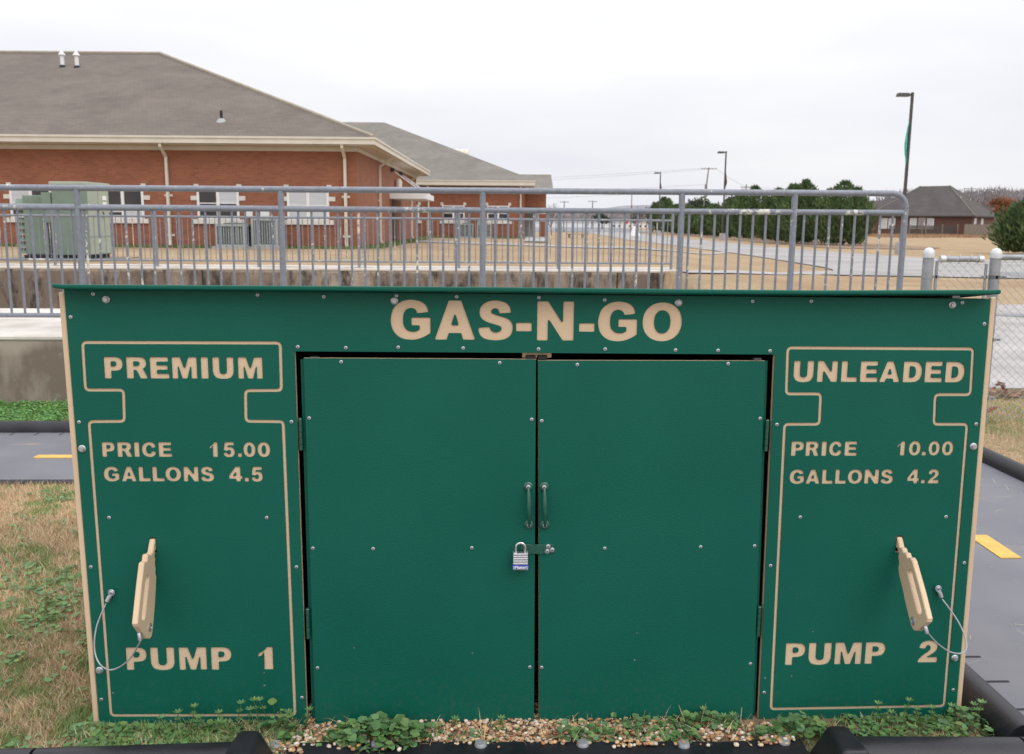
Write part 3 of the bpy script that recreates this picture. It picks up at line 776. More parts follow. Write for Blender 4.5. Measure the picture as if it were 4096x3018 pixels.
def hip(mb, x0, x1, y0, y1, z0, slope, mi=0, lift=0.0):
    """hip roof over a rectangle; returns ridge height"""
    a_ = min(x1 - x0, y1 - y0) / 2
    zr = z0 + a_ * slope
    if (y1 - y0) <= (x1 - x0):
        r0, r1 = (x0 + a_, (y0 + y1) / 2, zr), (x1 - a_, (y0 + y1) / 2, zr)
        vs_ = [(x0, y0, z0), (x1, y0, z0), (x1, y1, z0), (x0, y1, z0), r0, r1]
        fs_ = [(0, 1, 5, 4), (1, 2, 5), (2, 3, 4, 5), (3, 0, 4), (3, 2, 1, 0)]
    else:
        r0, r1 = ((x0 + x1) / 2, y0 + a_, zr), ((x0 + x1) / 2, y1 - a_, zr)
        vs_ = [(x0, y0, z0), (x1, y0, z0), (x1, y1, z0), (x0, y1, z0), r0, r1]
        fs_ = [(0, 1, 4), (1, 2, 5, 4), (2, 3, 5), (3, 0, 4, 5), (3, 2, 1, 0)]
    mb.add(vs_, fs_, mi)
    return zr


def fascia(parent, x0, x1, y0, y1, z0, z1, th=0.11):
    """cream gutter board round the eaves (mitred ring), with a rounded gutter lip along the front and right"""
    m = MB()
    o_, i_ = [(x0, y0), (x1, y0), (x1, y1), (x0, y1)], [(x0 + th, y0 + th), (x1 - th, y0 + th), (x1 - th, y1 - th), (x0 + th, y1 - th)]
    vs_ = [(p[0], p[1], z0) for p in o_] + [(p[0], p[1], z1) for p in o_] + [(p[0], p[1], z0) for p in i_] + [(p[0], p[1], z1) for p in i_]
    fs_ = []
    for k in range(4):
        k2 = (k + 1) % 4
        fs_ += [(k, k2, k2 + 4, k + 4), (k + 8, k + 12, k2 + 12, k2 + 8), (k + 4, k2 + 4, k2 + 12, k + 12), (k, k + 8, k2 + 8, k2)]
    m.add(vs_, fs_)
    m.build('fascia', M['trim'], parent)
    g = MB()
    g.box(x0, x1 + .03, y0 - .035, y0 - .003, z1 - .05, z1 + .012)
    g.box(x1 + .003, x1 + .035, y0 - .003, y1, z1 - .05, z1 + .012)
    g.build('gutter', M['trim'], parent)


def soffit(parent, x0, x1, y0, y1, ov, z):
    m = MB()
    m.box(x0 + .12, x1 - .12, y0 + .12, y0 + ov - .004, z, z + .03)
    m.box(x1 - ov + .004, x1 - .12, y0 + ov, y1 - .12, z, z + .03)
    m.build('soffit', M['soffit'], parent)


def window(parent, xc, zs, zh, w, panes, yf=-0.01):
    """paired sash window with cast-stone sill and corner blocks; panes: list of (upper material, lower material, split)"""
    f = MB()
    x0, x1 = xc - w / 2, xc + w / 2
    for a_, b_ in ((x0, x0 + .075), (xc - .05, xc + .05), (x1 - .075, x1)):
        f.box(a_, b_, yf - .03, yf, zs, zh)
    for a_, b_ in ((x0 + .075, xc - .05), (xc + .05, x1 - .075)):
        f.box(a_, b_, yf - .028, yf, zs, zs + .05)
        f.box(a_, b_, yf - .028, yf, zh - .06, zh)
    fr = f.build('window', M['wframe'], parent)
    for k, (a_, b_) in enumerate(((x0 + .075, xc - .05), (xc + .05, x1 - .075))):
        up, lo, sp = panes[k]
        zsp = zs + .05 + (zh - zs - .11) * sp
        MB().box(a_, b_, yf - .012, yf - .002, zs + .05, zsp - .015).build('pane', lo, fr)
        MB().box(a_, b_, yf - .012, yf - .002, zsp + .015, zh - .06).build('pane', up, fr)
        MB().box(a_, b_, yf - .024, yf - .002, zsp - .015, zsp + .015).build('sash_bar', M['wframe'], fr)
    MB().box(x0 - .14, x1 + .14, yf - .05, yf, zs - .15, zs - .003).build('sill', M['stone'], fr)
    for s in (-1, 1):
        e = x0 if s < 0 else x1
        MB().box(e - .085 if s < 0 else e - .065, e + .065 if s < 0 else e + .085, yf - .02, yf, zh + .003, zh + .17).build('corner_stone', M['stone'], fr)
        MB().box(e - .20 if s < 0 else e + .003, e - .003 if s < 0 else e + .20, yf - .02, yf, zh - .34, zh - .2).build('jamb_stone', M['stone'], fr)
    return fr


def downspout(parent, x, y, ztop, out_y, side=False):
    m = MB()
    if not side:
        m.tube([(x, y - out_y, ztop), (x, y - out_y, ztop - .12), (x, y - .075, ztop - .42), (x, y - .075, .2), (x + .02, y - .12, .06)], 0.058, 4, smooth=False)
    else:
        m.tube([(x + out_y, y, ztop), (x + out_y, y, ztop - .1), (x + .075, y, ztop - .4), (x + .075, y, .2), (x + .13, y, .06)], 0.058, 4, smooth=False)
    d = m.build('downspout', M['trim'], parent)
    for z_ in (1.6, .35):
        (MB().box(x - .13, x + .13, y - .03, y - .004, z_, z_ + .07) if not side else MB().box(x + .004, x + .03, y - .13, y + .13, z_, z_ + .07)).build('strap', M['trim'], d)


O1 = (-4.02, 27.59, 0.55)
b1 = empty('school_building', O1, TH, 'long red brick school with brown hip roof and white windows, nearest on the left', 'building')
MB().box(-30, 0, 0, 18, -0.6, 3.18).build('wall', M['brick'], b1)
MB().box(.004, .05, 0, 18, 3.04, 3.18).build('frieze', M['soffit'], b1)
rm = MB()
z_r = 3.43 + 9.6 * .422
rm.add([(-30.6, -.6, 3.43), (.65, -.6, 3.43), (.65, 18.6, 3.43), (-30.6, 18.6, 3.43), (-21, 9, z_r), (-9.38, 9, z_r)], [(0, 1, 5, 4), (1, 2, 5), (2, 3, 4, 5), (3, 0, 4), (3, 2, 1, 0)])
rf = rm.build('roof', M['shingle'], b1)
hipc = MB()
hipc.tube([(0.63, -.58, 3.45), (-9.38, 9.0, z_r + .03), (-21, 9.0, z_r + .03)], .07, 6)
hipc.tube([(0.63, 18.58, 3.45), (-9.38, 9.0, z_r + .03)], .05, 6)
hipc.build('ridge_cap', M['ridge'], rf)
fascia(b1, -30.6, 0.65, -.6, 18.6, 3.22, 3.425)
soffit(b1, -30.6, 0.65, -.6, 18.6, .6, 3.185)
MB().box(-30, 0.02, -.05, -.004, 3.04, 3.18).build('frieze', M['soffit'], b1)
gd, bl = M['glass'], M['blind']
window(b1, -13.4, .9, 1.83, 1.34, [(bl, gd, .5), (gd, gd, .5)])
window(b1, -10.42, .9, 1.83, 1.34, [(bl, gd, .5), (gd, gd, .5)])
window(b1, -7.49, .9, 1.83, 1.34, [(gd, gd, .2), (gd, bl, .2)])
window(b1, -4.45, .9, 1.83, 1.34, [(gd, gd, .55), (bl, gd, .55)])
window(b1, -1.58, .9, 1.83, 1.34, [(bl, bl, .5), (bl, bl, .5)])
downspout(b1, -6.02, 0, 3.25, .52)
downspout(b1, -0.37, 0, 3.25, .52)
downspout(b1, 0, 4.6, 3.25, .52, True)
downspout(b1, 0, 15.3, 3.25, .52, True)
# side door with a flat canopy hung on two rods
MB().box(.004, .03, 8.6, 9.7, 0, 1.77).build('door', M['bronze'], b1)
cp = MB().box(.004, 1.45, 7.7, 11.6, 1.78, 2.0).build('canopy', M['wframe'], b1)
for y_ in (8.2, 11.0):
    MB().box(.004, .16, y_ - .16, y_ + .16, 2.86, 3.0).build('bracket', M['bronze'], cp)
    MB().tube([(.1, y_, 2.9), (1.35, y_ + .02, 2.02)], .022, 6).build('rod', M['wframe'], cp)
MB().lathe([(.02, 0), (.13, .08), (.15, .3), (.1, .42), (.02, .45)], (.16, 9.4, 2.2), n=10).build('wall_lamp', M['trim'], b1)
# small wall boxes near the right window and the condensers
MB().box(-3.1, -2.82, -.08, -.004, 1.0, 1.22).build('meter_box', M['wframe'], b1)
MB().box(-3.6, -3.36, -.08, -.004, 1.0, 1.2).build('meter_box', M['wframe'], b1)
# vents in the roof
def roof_z(yl): return 3.43 + 0.422 * (yl + .6)
for xl, yl in ((-12.45, 7.05), (-11.87, 7.0)):
    v = MB()
    v.lathe([(.075, -.1), (.075, .42)], n=10)
    v.lathe([(.13, .42), (.13, .46), (.02, .6)], n=10)
    vo = v.build('roof_vent', M['wframe'], rf, loc=(xl, yl, roof_z(yl)))
    MB().lathe([(.15, -.08), (.09, .06)], n=10).build('vent_flashing', M['dark'], rf, loc=(xl, yl, roof_z(yl)))
v = MB().lathe([(.045, -.1), (.045, .32)], n=8).build('roof_vent', M['dark'], rf, loc=(-4.5, .85, roof_z(.85)))
MB().lathe([(.2, -.08), (.09, .07)], n=10).build('vent_flashing', M['ac'], rf, loc=(-4.5, .85, roof_z(.85)))

O2 = (-3.18, 50.2, 0.52)
b2 = empty('school_building', O2, TH, 'farther red brick wing with grey hip roof and a porch at its end', 'building')
MB().box(-20, 5.6, 0, 18, -.8, 2.89).build('wall', M['brick'], b2)
rm = MB(); z_r2 = hip(rm, -20.6, 6.15, -.6, 18.6, 3.22, 0.42)
rf2 = rm.build('roof', M['shingle2'], b2)
fascia(b2, -20.6, 6.15, -.6, 18.6, 2.93, 3.2)
soffit(b2, -20.6, 6.15, -.6, 18.6, .6, 2.9)
window(b2, 1.6, .98, 1.83, 1.26, [(gd, gd, .5), (gd, gd, .5)])
window(b2, 4.12, .98, 1.83, 1.26, [(gd, gd, .5), (gd, gd, .5)])
window(b2, -.95, .98, 1.83, 1.26, [(gd, gd, .5), (gd, gd, .5)])
downspout(b2, .22, 0, 2.95, .45)
downspout(b2, 5.38, 0, 2.95, .45)
# entrance porch at the right-hand end
MB().box(5.62, 6.98, 5.0, 11, 1.87, 2.95).build('porch_beam', M['brick'], b2)
for y_ in (2.35, 2.95): MB().box(y_, y_ + .22, -.1, -.004, .72, 1.05).build('meter_box', M['ac'], b2)
MB().box(6.58, 6.98, 5.0, 5.5, -.6, 1.865).build('porch_pillar', M['brick'], b2)
for z_ in (1.0, 1.45): MB().box(6.56, 7.0, 4.98, 5.52, z_, z_ + .09).build('stone_band', M['stone'], b2)
rmm = MB(); rmm.prism([(4.5, 2.97), (11.5, 2.97), (8.0, 3.98)], 1.5, 7.38, 'x'); rmm.build('porch_roof', M['shingle2'], b2)
MB().box(5.62, 6.3, 8.0, 8.1, -.2, 1.86).build('porch_door', M['ac'], b2)
# big ribbed duct on the roof
dm = MB()
for k in range(5): dm.lathe([(.42, 0), (.45, .11), (.45, .2), (.42, .3)], (k * .31, 0, 0), 'x', 14)
dm.build('roof_duct', M['trim'], rf2, loc=(.4, 11.0, 5.32))

# ------------------------------------------------------------------ condensers, cabinet
def condenser(x, y, z, w, d, h, label):
    t = empty('air_conditioner', (x, y, z), TH, label, 'air conditioner', 'condenser units along the school wall')
    m = MB()
    for sx in (-1, 1):
        for sy in (-1, 1):
            m.box(sx * w / 2 - .03, sx * w / 2 + .03, sy * d / 2 - .03, sy * d / 2 + .03, .0, h)
    m.box(-w / 2 - .03, w / 2 + .03, -d / 2 - .03, d / 2 + .03, h + .003, h + .07)
    m.box(-w / 2 - .03, w / 2 + .03, -d / 2 - .03, d / 2 + .03, -.06, -.003)
    m.build('casing', M['ac'], t)
    MB().box(-w / 2 + .02, w / 2 - .02, -d / 2 + .02, d / 2 - .02, 0, h).build('coil', M['ac_dark'], t)
    gl = MB()
    k = -w / 2 + .07
    while k < w / 2 - .05:
        gl.box(k, k + .022, -d / 2 - .014, -d / 2 + .012, .02, h - .02); k += .075
    tag(gl.build('grille_bar', M['ac'], t), kind='stuff')
    MB().lathe([(w * .36, h + .072), (w * .36, h + .1), (w * .1, h + .12)], n=14).build('fan_guard', M['ac_dark'], t)
    MB().box(-w / 2 - .12, w / 2 + .12, -d / 2 - .12, d / 2 + .12, -.14, -.063).build('pad', M['concrete'], t)
condenser(-7.75, 26.75, .69, .86, .75, .54, 'lower grey condenser unit on the lawn, left of the taller one')
condenser(-6.75, 26.95, .69, .76, .75, .72, 'taller grey condenser unit under the right-hand window')
condenser(-.82, 49.1, .66, .70, .7, .62, 'small far condenser unit between the farther wing windows')
condenser(.14, 49.05, .66, .70, .7, .62, 'small far condenser unit partly behind the railing post')

hv = empty('hvac_cabinet', (-8.7, 17.4, 0.62), TH, 'tall sage green air handling cabinet on a concrete pad behind the railings', 'hvac unit')
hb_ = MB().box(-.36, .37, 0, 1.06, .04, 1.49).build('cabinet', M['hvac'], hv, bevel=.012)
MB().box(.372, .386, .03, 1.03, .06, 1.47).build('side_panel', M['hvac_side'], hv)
MB().box(-.38, .41, -.03, 1.09, 1.492, 1.56).build('cabinet_roof', M['hvac_side'], hv, bevel=.01)
for z_ in (.42,): MB().box(.386, .390, .03, 1.03, z_, z_ + .012).build('seam', M['hvac'], hv)
MB().box(.386, .390, .5, .515, .06, 1.47).build('seam', M['hvac'], hv)
MB().box(.386, .396, .72, .9, 1.2, 1.29).build('label_plate', M['white'], hv)
MB().box(.386, .396, .72, .9, 1.06, 1.16).build('label_plate', M['white'], hv)
MB().tube([(.39, .68, .95), (.42, .68, .93), (.42, .68, .8)], .012, 6).build('handle', M['dark'], hv)
lc = MB().box(-1.05, -.365, .15, 1.35, .04, 1.28).build('coil_cabinet', M['hvac'], hv, bevel=.012)
MB().prism([(-.02, 0.72), (.15, .66), (.15, 1.30), (-.02, 1.34)], -.56, -.37, 'x').build('hood', M['hvac'], hv)
MB().box(-.54, -.40, .13, .149, .08, .66).build('opening', M['dark'], hv)
lv = MB()
for k in range(9): lv.hexa([(-1.24, .2, .06 + k * .13), (-1.06, .2, .06 + k * .13), (-1.06, 1.2, .06 + k * .13), (-1.24, 1.2, .06 + k * .13)], [(-1.24, .28, .17 + k * .13), (-1.06, .28, .17 + k * .13), (-1.06, 1.2, .17 + k * .13), (-1.24, 1.2, .17 + k * .13)])
lv.build('louvre_section', M['hvac'], hv)
MB().box(-1.03, .34, .03, 1.02, -.04, .038).build('base_frame', M['dark'], hv)
MB().box(-1.6, .75, -.35, 1.6, -.25, -.043).build('pad', M['wall1'], hv)

# ------------------------------------------------------------------ lamp posts, poles, signs
def lamp(x, y, h, label, cloth, side, zt, zb):
    t = empty('street_lamp', (x, y, 0), 0, label, 'street lamp', 'dark lamp posts along the driveway')
    MB().lathe([(.27, -.2), (.27, .60), (.24, .64)], n=14).build('plinth', M['concrete'], t)
    MB().hexa([(-.065, -.065, .64), (.065, -.065, .64), (.065, .065, .64), (-.065, .065, .64)], [(-.055, -.055, h), (.055, -.055, h), (.055, .055, h), (-.055, .055, h)]).build('pole', M['bronze'], t)
    MB().box(-.16, -.05, -.03, .03, h - .14, h - .06).build('arm', M['bronze'], t)
    MB().hexa([(-.76, -.15, h - .2), (-.16, -.15, h - .2), (-.16, .15, h - .2), (-.76, .15, h - .2)], [(-.72, -.13, h - .04), (-.2, -.13, h - .04), (-.2, .13, h - .04), (-.72, .13, h - .04)]).build('lamp_head', M['bronze'], t)
    MB().box(-.70, -.22, -.11, .11, h - .212, h - .202).build('lens', M['blind'], t)
    if cloth:
        f = MB()
        prof = [(0, .03), (.15, .10), (.35, .17), (.55, .24), (.75, .2), (.9, .08), (1.0, .03)]
        vs_, fs_ = [], []
        for u_, w_ in prof:
            for k in range(5):
                vs_.append((side * (.06 + .62 * w_ * k / 4), .05 * math.sin(k * 1.7 + u_ * 5), zt + (zb - zt) * u_ + .04 * k * (u_ - .5)))
        for i in range(len(prof) - 1):
            for k in range(4): fs_.append((i * 5 + k, i * 5 + k + 1, i * 5 + k + 6, i * 5 + k + 5))
        f.add(vs_, fs_, 0, True)
        o = f.build('flag', M[cloth], t, fixn=False)
        sm_ = o.modifiers.new('thickness', 'SOLIDIFY'); sm_.thickness = .01
lamp(21.0, 43.4, 7.85, 'nearest and tallest lamp post with a furled teal flag, beside the house', 'teal', -1, 6.5, 4.4)
lamp(21.75, 80.5, 7.85, 'second lamp post in front of the evergreens, dark red flag wrapped round it', 'maroon', 1, 6.0, 4.6)
lamp(21.7, 110.0, 7.6, 'third lamp post with a small maroon flag, left of the evergreens', 'maroon', 1, 6.4, 5.1)
lamp(25.2, 152.0, 7.2, 'farthest and smallest lamp post with an orange flag over the lawn', 'orange', 1, 4.6, 3.0)


def upole(x, y, h, label, lean=0.0, arms=((0.3, 1.2),)):
    t = empty('utility_pole', (x, y, 0), 0, label, 'utility pole', 'wooden utility poles in the distance')
    MB().tube([(0, 0, -.5), (lean * .5, 0, h * .5), (lean, 0, h)], [.17, .15, .12], 8).build('pole', M['wood_pole'], t)
    for dz, half in arms:
        MB().box(lean - half, lean + half, -.06, .06, h - dz - .07, h - dz + .07).build('crossarm', M['wood_pole'], t)
        for k in (-1, -.45, .45, 1):
            MB().lathe([(.05, 0), (.06, .1), (.02, .2)], (lean + k * half * .95, 0, h - dz + .07), n=6).build('insulator', M['ac'], t)
    return t
up1 = upole(45.5, 188, 12.9, 'leaning utility pole with crossarm just left of the second lamp post', 1.25, ((.25, 1.6),))
MB().lathe([(.22, 0), (.25, .1), (.25, .8), (.1, .95)], (.75, -.3, 8.6), n=10).build('transformer', M['wood_pole'], up1)
upole(57.9, 200, 10.1, 'thin utility pole between the dark evergreens right of the second lamp', .2, ((.6, 1.2), (1.2, .9)))
upole(131, 243, 11.9, 'far utility pole with two crossarms rising behind the brown house', .2, ((.5, 2.2), (1.6, 2.0)))
upole(30.6, 250, 7.6, 'tiny far utility pole between the wing and the lamps', .1)
upole(22.9, 250, 7.4, 'tiny far utility pole nearest the end of the brick wing', .1)


def wire(name, a_, b_, sag, r=.022):
    pts = []
    for k in range(13):
        t_ = k / 12
        pts.append((a_[0] + (b_[0] - a_[0]) * t_, a_[1] + (b_[1] - a_[1]) * t_, a_[2] + (b_[2] - a_[2]) * t_ - sag * 4 * t_ * (1 - t_)))
    return MB().tube(pts, r, 4, cap=False).build(name, M['wood_pole'])
wg = 'overhead cables crossing the grey sky'
CL = ['topmost thin cable running left from the crossarm of the leaning pole', 'second cable from the top left of the leaning pole', 'third cable down left of the leaning pole, level with the railing gap', 'lowest cable left of the leaning pole, just above the far woods', 'short cable from the leaning pole to the thin pole on its right', 'long cable from the thin pole across towards the house pole', 'cable running off to the right from the pole behind the house']
for k, (a_, b_, s_) in enumerate((((45.2, 188, 12.7), (-60, 250, 11.6), 1.2), ((48.2, 188, 12.7), (-60, 252, 10.9), 1.4), ((46.2, 188, 9.5), (-60, 250, 7.4), .9), ((46.2, 188, 8.4), (-60, 250, 5.9), .9), ((48.3, 188, 12.7), (58, 200, 9.6), .3), ((58.2, 200, 9.6), (131, 243, 11.4), .8), ((131, 243, 11.4), (260, 300, 14), .8))):
    tag(wire('overhead_cable', a_, b_, s_), CL[k], 'cable', wg)

st = empty('stop_sign', (25.6, 160, 0), 0, 'small red octagonal stop sign far off at the end of the driveway', 'sign')
MB().tube([(0, .03, -.2), (0, .03, 2.1)], .035, 6).build('post', M['galv'], st)
oc = [(.42 * math.cos(math.pi / 8 + k * math.pi / 4), 1.75 + .42 * math.sin(math.pi / 8 + k * math.pi / 4)) for k in range(8)]
MB().prism(oc, -.01, .01, 'y').build('sign_plate', M['red'], st)
wl = empty('white_building', (60, 330, 0), 0, 'long low white building on the horizon beyond the parking lot', 'building')
MB().box(-60, 14, 0, 12, -.3, 2.0).build('wall', M['wframe'], wl)
MB().box(-60.4, 14.4, -.4, 12.4, 2.003, 2.45).build('roof', M['cap'], wl)
for k in range(14): MB().box(-12 + k * 1.9, -11.2 + k * 1.9, -.05, -.004, .3, .95).build('window', M['glass'], wl)
tag(MB().hexa([(-.5, -.6, -.1), (.7, -.6, -.1), (.7, .6, -.1), (-.5, .6, -.1)], [(-.12, -.2, 1.15), (.2, -.2, 1.15), (.2, .2, 1.15), (-.12, .2, 1.15)]).build('marker_block', M['wframe'], loc=(18.4, 108, 0), bevel=.08), 'pale tapered block standing at the far edge of the driveway', 'marker')
for x_, y_, lb in ((8.9, 84, 'low dark bench on the lawn beyond the porch'), (13.2, 150, 'small far bench on the lawn beside the parking lot')):
    t = empty('bench', (x_, y_, Tf(x_, y_)), .2, lb, 'bench', None)
    MB().box(-.9, .9, -.2, .2, .40, .46).build('seat', M['plank'], t)
    for s in (-.65, .65): MB().box(s - .06, s + .06, -.17, .17, -.05, .397).build('leg', M['plank'], t)

# ------------------------------------------------------------------ brown house on the right
hs = empty('house', (76.6, 140, 0), R(45), 'dark roofed brown brick house behind a wooden plank fence on the right', 'house')
MB().box(0, 11.2, 0, 15.8, -.5, 3.0).build('wall', M['brick_brown'], hs)
rm = MB(); hip(rm, -.5, 11.7, -.5, 16.3, 3.1, .80); hr = rm.build('roof', M['shingle3'], hs)
MB().box(-.5, 11.7, -.5, 16.3, 2.92, 3.09).build('eaves', M['bronze'], hs)
hc = MB()
for p_ in ((-.48, -.48), (11.68, -.48), (-.48, 16.28)):
    q_ = (5.6, 5.6 if p_[1] < 0 else 10.2)
    hc.tube([(p_[0], p_[1], 3.14), (q_[0], q_[1], 3.1 + .8 * 6.1 + .03)], .09, 5)
hc.build('ridge_cap', M['shingle2'], hr)
MB().box(2.2, 9.5, 15.8, 26, -.5, 3.0).build('wing_wall', M['brick_brown'], hs)
rm = MB(); hip(rm, 1.7, 10, 11, 26.5, 3.1, .62); rm.build('wing_roof', M['shingle3'], hs)
rm = MB(); hip(rm, 6.5, 17, 2.5, 12, 3.1, .62); rm.build('wing_roof', M['shingle3'], hs)
MB().box(11.2, 16.5, 3, 11.5, -.5, 3.0).build('wing_wall', M['brick_brown'], hs)
def hwin(face, u0, u1, z0, z1):
    if face == 'r': f = MB().box(u0, u1, -.06, -.004, z0, z1)
    else: f = MB().box(-.06, -.004, u0, u1, z0, z1)
    w_ = f.build('window', M['wframe'], hs)
    g = MB().box(u0 + .1, u1 - .1, -.07, -.062, z0 + .1, z1 - .1) if face == 'r' else MB().box(-.07, -.062, u0 + .1, u1 - .1, z0 + .1, z1 - .1)
    g.build('pane', M['blind'], w_)
hwin('r', .9, 1.95, 1.55, 2.75); hwin('r', 4.4, 5.4, 1.5, 2.7)
for k in range(3): hwin('l', 5.7 + k * 1.35, 6.75 + k * 1.35, 1.0, 2.7)
for k in range(2): hwin('l', 11.8 + k * 1.3, 12.9 + k * 1.3, 1.0, 2.7)
for x_, y_ in ((3.4, 3.0), (6.8, 2.6)):
    MB().lathe([(.05, -.2), (.05, .35)], n=6).build('roof_vent', M['trim'], hr, loc=(x_, y_, 3.1 + .8 * (y_ + .5)))
pf = empty('plank_fence', (76.6, 137.2, 0), 0, 'weathered grey wooden plank fence in front of the brown house', 'fence')
pm = MB()
x = -2.6
k = 0
while x < 7.0:
    w_ = .135 + .01 * math.sin(k * 2.1)
    pm.box(x, x + w_, .0, .022 + .012 * (k % 3), .02, 1.78 + .05 * math.sin(k * 1.3) + .03 * math.sin(k * 4.1)); x += w_ + .012; k += 1
tag(pm.build('plank', M['plank'], pf), kind='stuff')
MB().box(-2.6, 7.0, .06, .12, .4, .5).build('rail', M['plank'], pf)
MB().box(-2.6, 7.0, .06, .12, 1.4, 1.5).build('rail', M['plank'], pf)
pf2 = empty('picket_fence', (69.6, 139.0, 0), 0, 'darker brown picket fence beside the plank fence, near the hedge trees', 'fence')
pm = MB(); x = -6.5
while x < 4.3:
    pm.box(x, x + .08, 0, .03, .1, 1.55); x += .125
tag(pm.build('picket', M['bronze'], pf2), kind='stuff')
for x_ in (-6, -3.4, -.8, 1.8, 4.2): MB().box(x_, x_ + .16, -.02, .14, -.2, 1.75).build('post', M['plank'], pf2)
MB().box(-6.5, 4.3, .034, .09, 1.2, 1.3).build('rail', M['plank'], pf2)
MB().box(-6.5, 4.3, .034, .09, .3, .4).build('rail', M['plank'], pf2)

# ------------------------------------------------------------------ rubber tricycle track
def sweep(mb, path, prof, closed_ends=True, mi=0):
    """sweep a (side, up) profile along a ground path; side > 0 is to the right of travel"""
    n = len(prof); vs_, fs_ = [], []
    for i, p in enumerate(path):
        a_ = Vector(path[max(i - 1, 0)]); b_ = Vector(path[min(i + 1, len(path) - 1)])
        d = (b_ - a_).normalized()
        r_ = Vector((d.y, -d.x))
        for s_, u_ in prof: vs_.append((p[0] + r_.x * s_, p[1] + r_.y * s_, u_))
    for i in range(len(path) - 1):
        for k in range(n):
            k2 = (k + 1) % n
            fs_.append((i * n + k, i * n + k2, (i + 1) * n + k2, (i + 1) * n + k))
    fs_.append(tuple(range(n))); fs_.append(tuple((len(path) - 1) * n + k for k in range(n))[::-1])
    mb.add(vs_, fs_, mi, True)


def arc(cx, cy, rx, ry, a0, a1, n=14):
    return [(cx + rx * math.cos(R(a0 + (a1 - a0) * k / n)), cy + ry * math.sin(R(a0 + (a1 - a0) * k / n))) for k in range(n + 1)]


HALF = [(.055 * math.cos(t_), .012 + .070 * math.sin(t_)) for t_ in np.linspace(0, math.pi, 11)] + [(-.056, 0.0), (.056, 0.0)]
track = empty('toy_track', (0, 0, 0), kind='structure')
def flat(poly, name='mat_section', m=None, z=.014, parent=track):
    return MB().prism(poly, -.01, z).build(name, m or M['track'], parent, bevel=.003)
flat([(-9, 2.44), (-4.603, 2.44), (-4.603, 3.62), (-9, 3.62)])
flat([(-4.597, 2.44), (-2.05, 2.44), (-2.05, 3.62), (-4.597, 3.62)])
flat([(-2.044, 2.44), (0.7, 2.44), (0.7, 3.62), (-2.044, 3.62)])
flat([(0.706, 2.44), (1.2, 2.44), (1.38, 2.30), (2.86, 2.30)] + arc(2.18, 2.94, .68, .68, 0, 90) + [(0.706, 3.62)])
flat([(1.38, -.24), (2.86, -.24), (2.86, 2.293), (1.38, 2.293)])
flat([(1.38, -3.2), (2.86, -3.2), (2.86, -.247), (1.38, -.247)])
def curb(path, name='rubber_curb', prof=HALF, parent=track):
    m = MB(); sweep(m, path, prof); return m.build(name, M['rubber'], parent)
curb([(-9, 3.675), (-4.603, 3.675)]); curb([(-4.597, 3.675), (0.7, 3.675)])
curb([(0.706, 3.675)] + arc(2.18, 2.94, .735, .735, 90, 0) + [(2.915, 2.30)])
curb([(2.915, 2.294), (2.915, -.24)]); curb([(2.915, -.246), (2.915, -3.2)])
LOW = [(.02, .0), (.02, .022), (.0, .034), (-.02, .022), (-.02, .0)]
curb([(-9, 2.42), (1.0, 2.42)], 'edge_strip', LOW)
curb([(1.325, 2.30), (1.325, -.175)])
sl = MB()
x = -8.9
while x < 0.6: sl.hexa([(x, 3.54, .0145), (x + .008, 3.54, .0145), (x + .008, 3.605, .0145), (x, 3.605, .0145)], [(x, 3.54, .0155), (x + .008, 3.54, .0155), (x + .008, 3.605, .0155), (x, 3.605, .0155)]); x += .158
y = -.15
while y < 2.25:
    sl.box(1.41, 1.49, y, y + .009, .0145, .0158); sl.box(2.75, 2.83, y + .05, y + .059, .0145, .0158); y += .165
for k in range(9):
    t_ = R(8 + k * 10)
    c_, s_ = math.cos(t_), math.sin(t_)
    p0, p1 = (2.18 + .52 * c_, 2.94 + .52 * s_), (2.18 + .64 * c_, 2.94 + .64 * s_)
    q = (-s_ * .006, c_ * .006)
    bt = [(p0[0] - q[0], p0[1] - q[1]), (p1[0] - q[0], p1[1] - q[1]), (p1[0] + q[0], p1[1] + q[1]), (p0[0] + q[0], p0[1] + q[1])]
    sl.hexa([(*p, .0145) for p in bt], [(*p, .0165) for p in bt])
tag(sl.build('slot', M['dark'], track), kind='stuff')
for x0_, x1_ in ((-3.9, -3.2), (-2.78, -2.1), (-1.3, -.6)):
    MB().prism([(x0_, 2.945), (x1_, 2.945), (x1_, 3.015), (x0_, 3.015)], .0145, .018).build('lane_dash', M['yellow'], track)
for y0_, y1_ in ((1.235, 1.525), (-1.1, -.8)):
    MB().prism([(2.065, y0_), (2.155, y0_), (2.165, y1_), (2.075, y1_)], .0145, .018).build('lane_dash', M['yellow'], track)
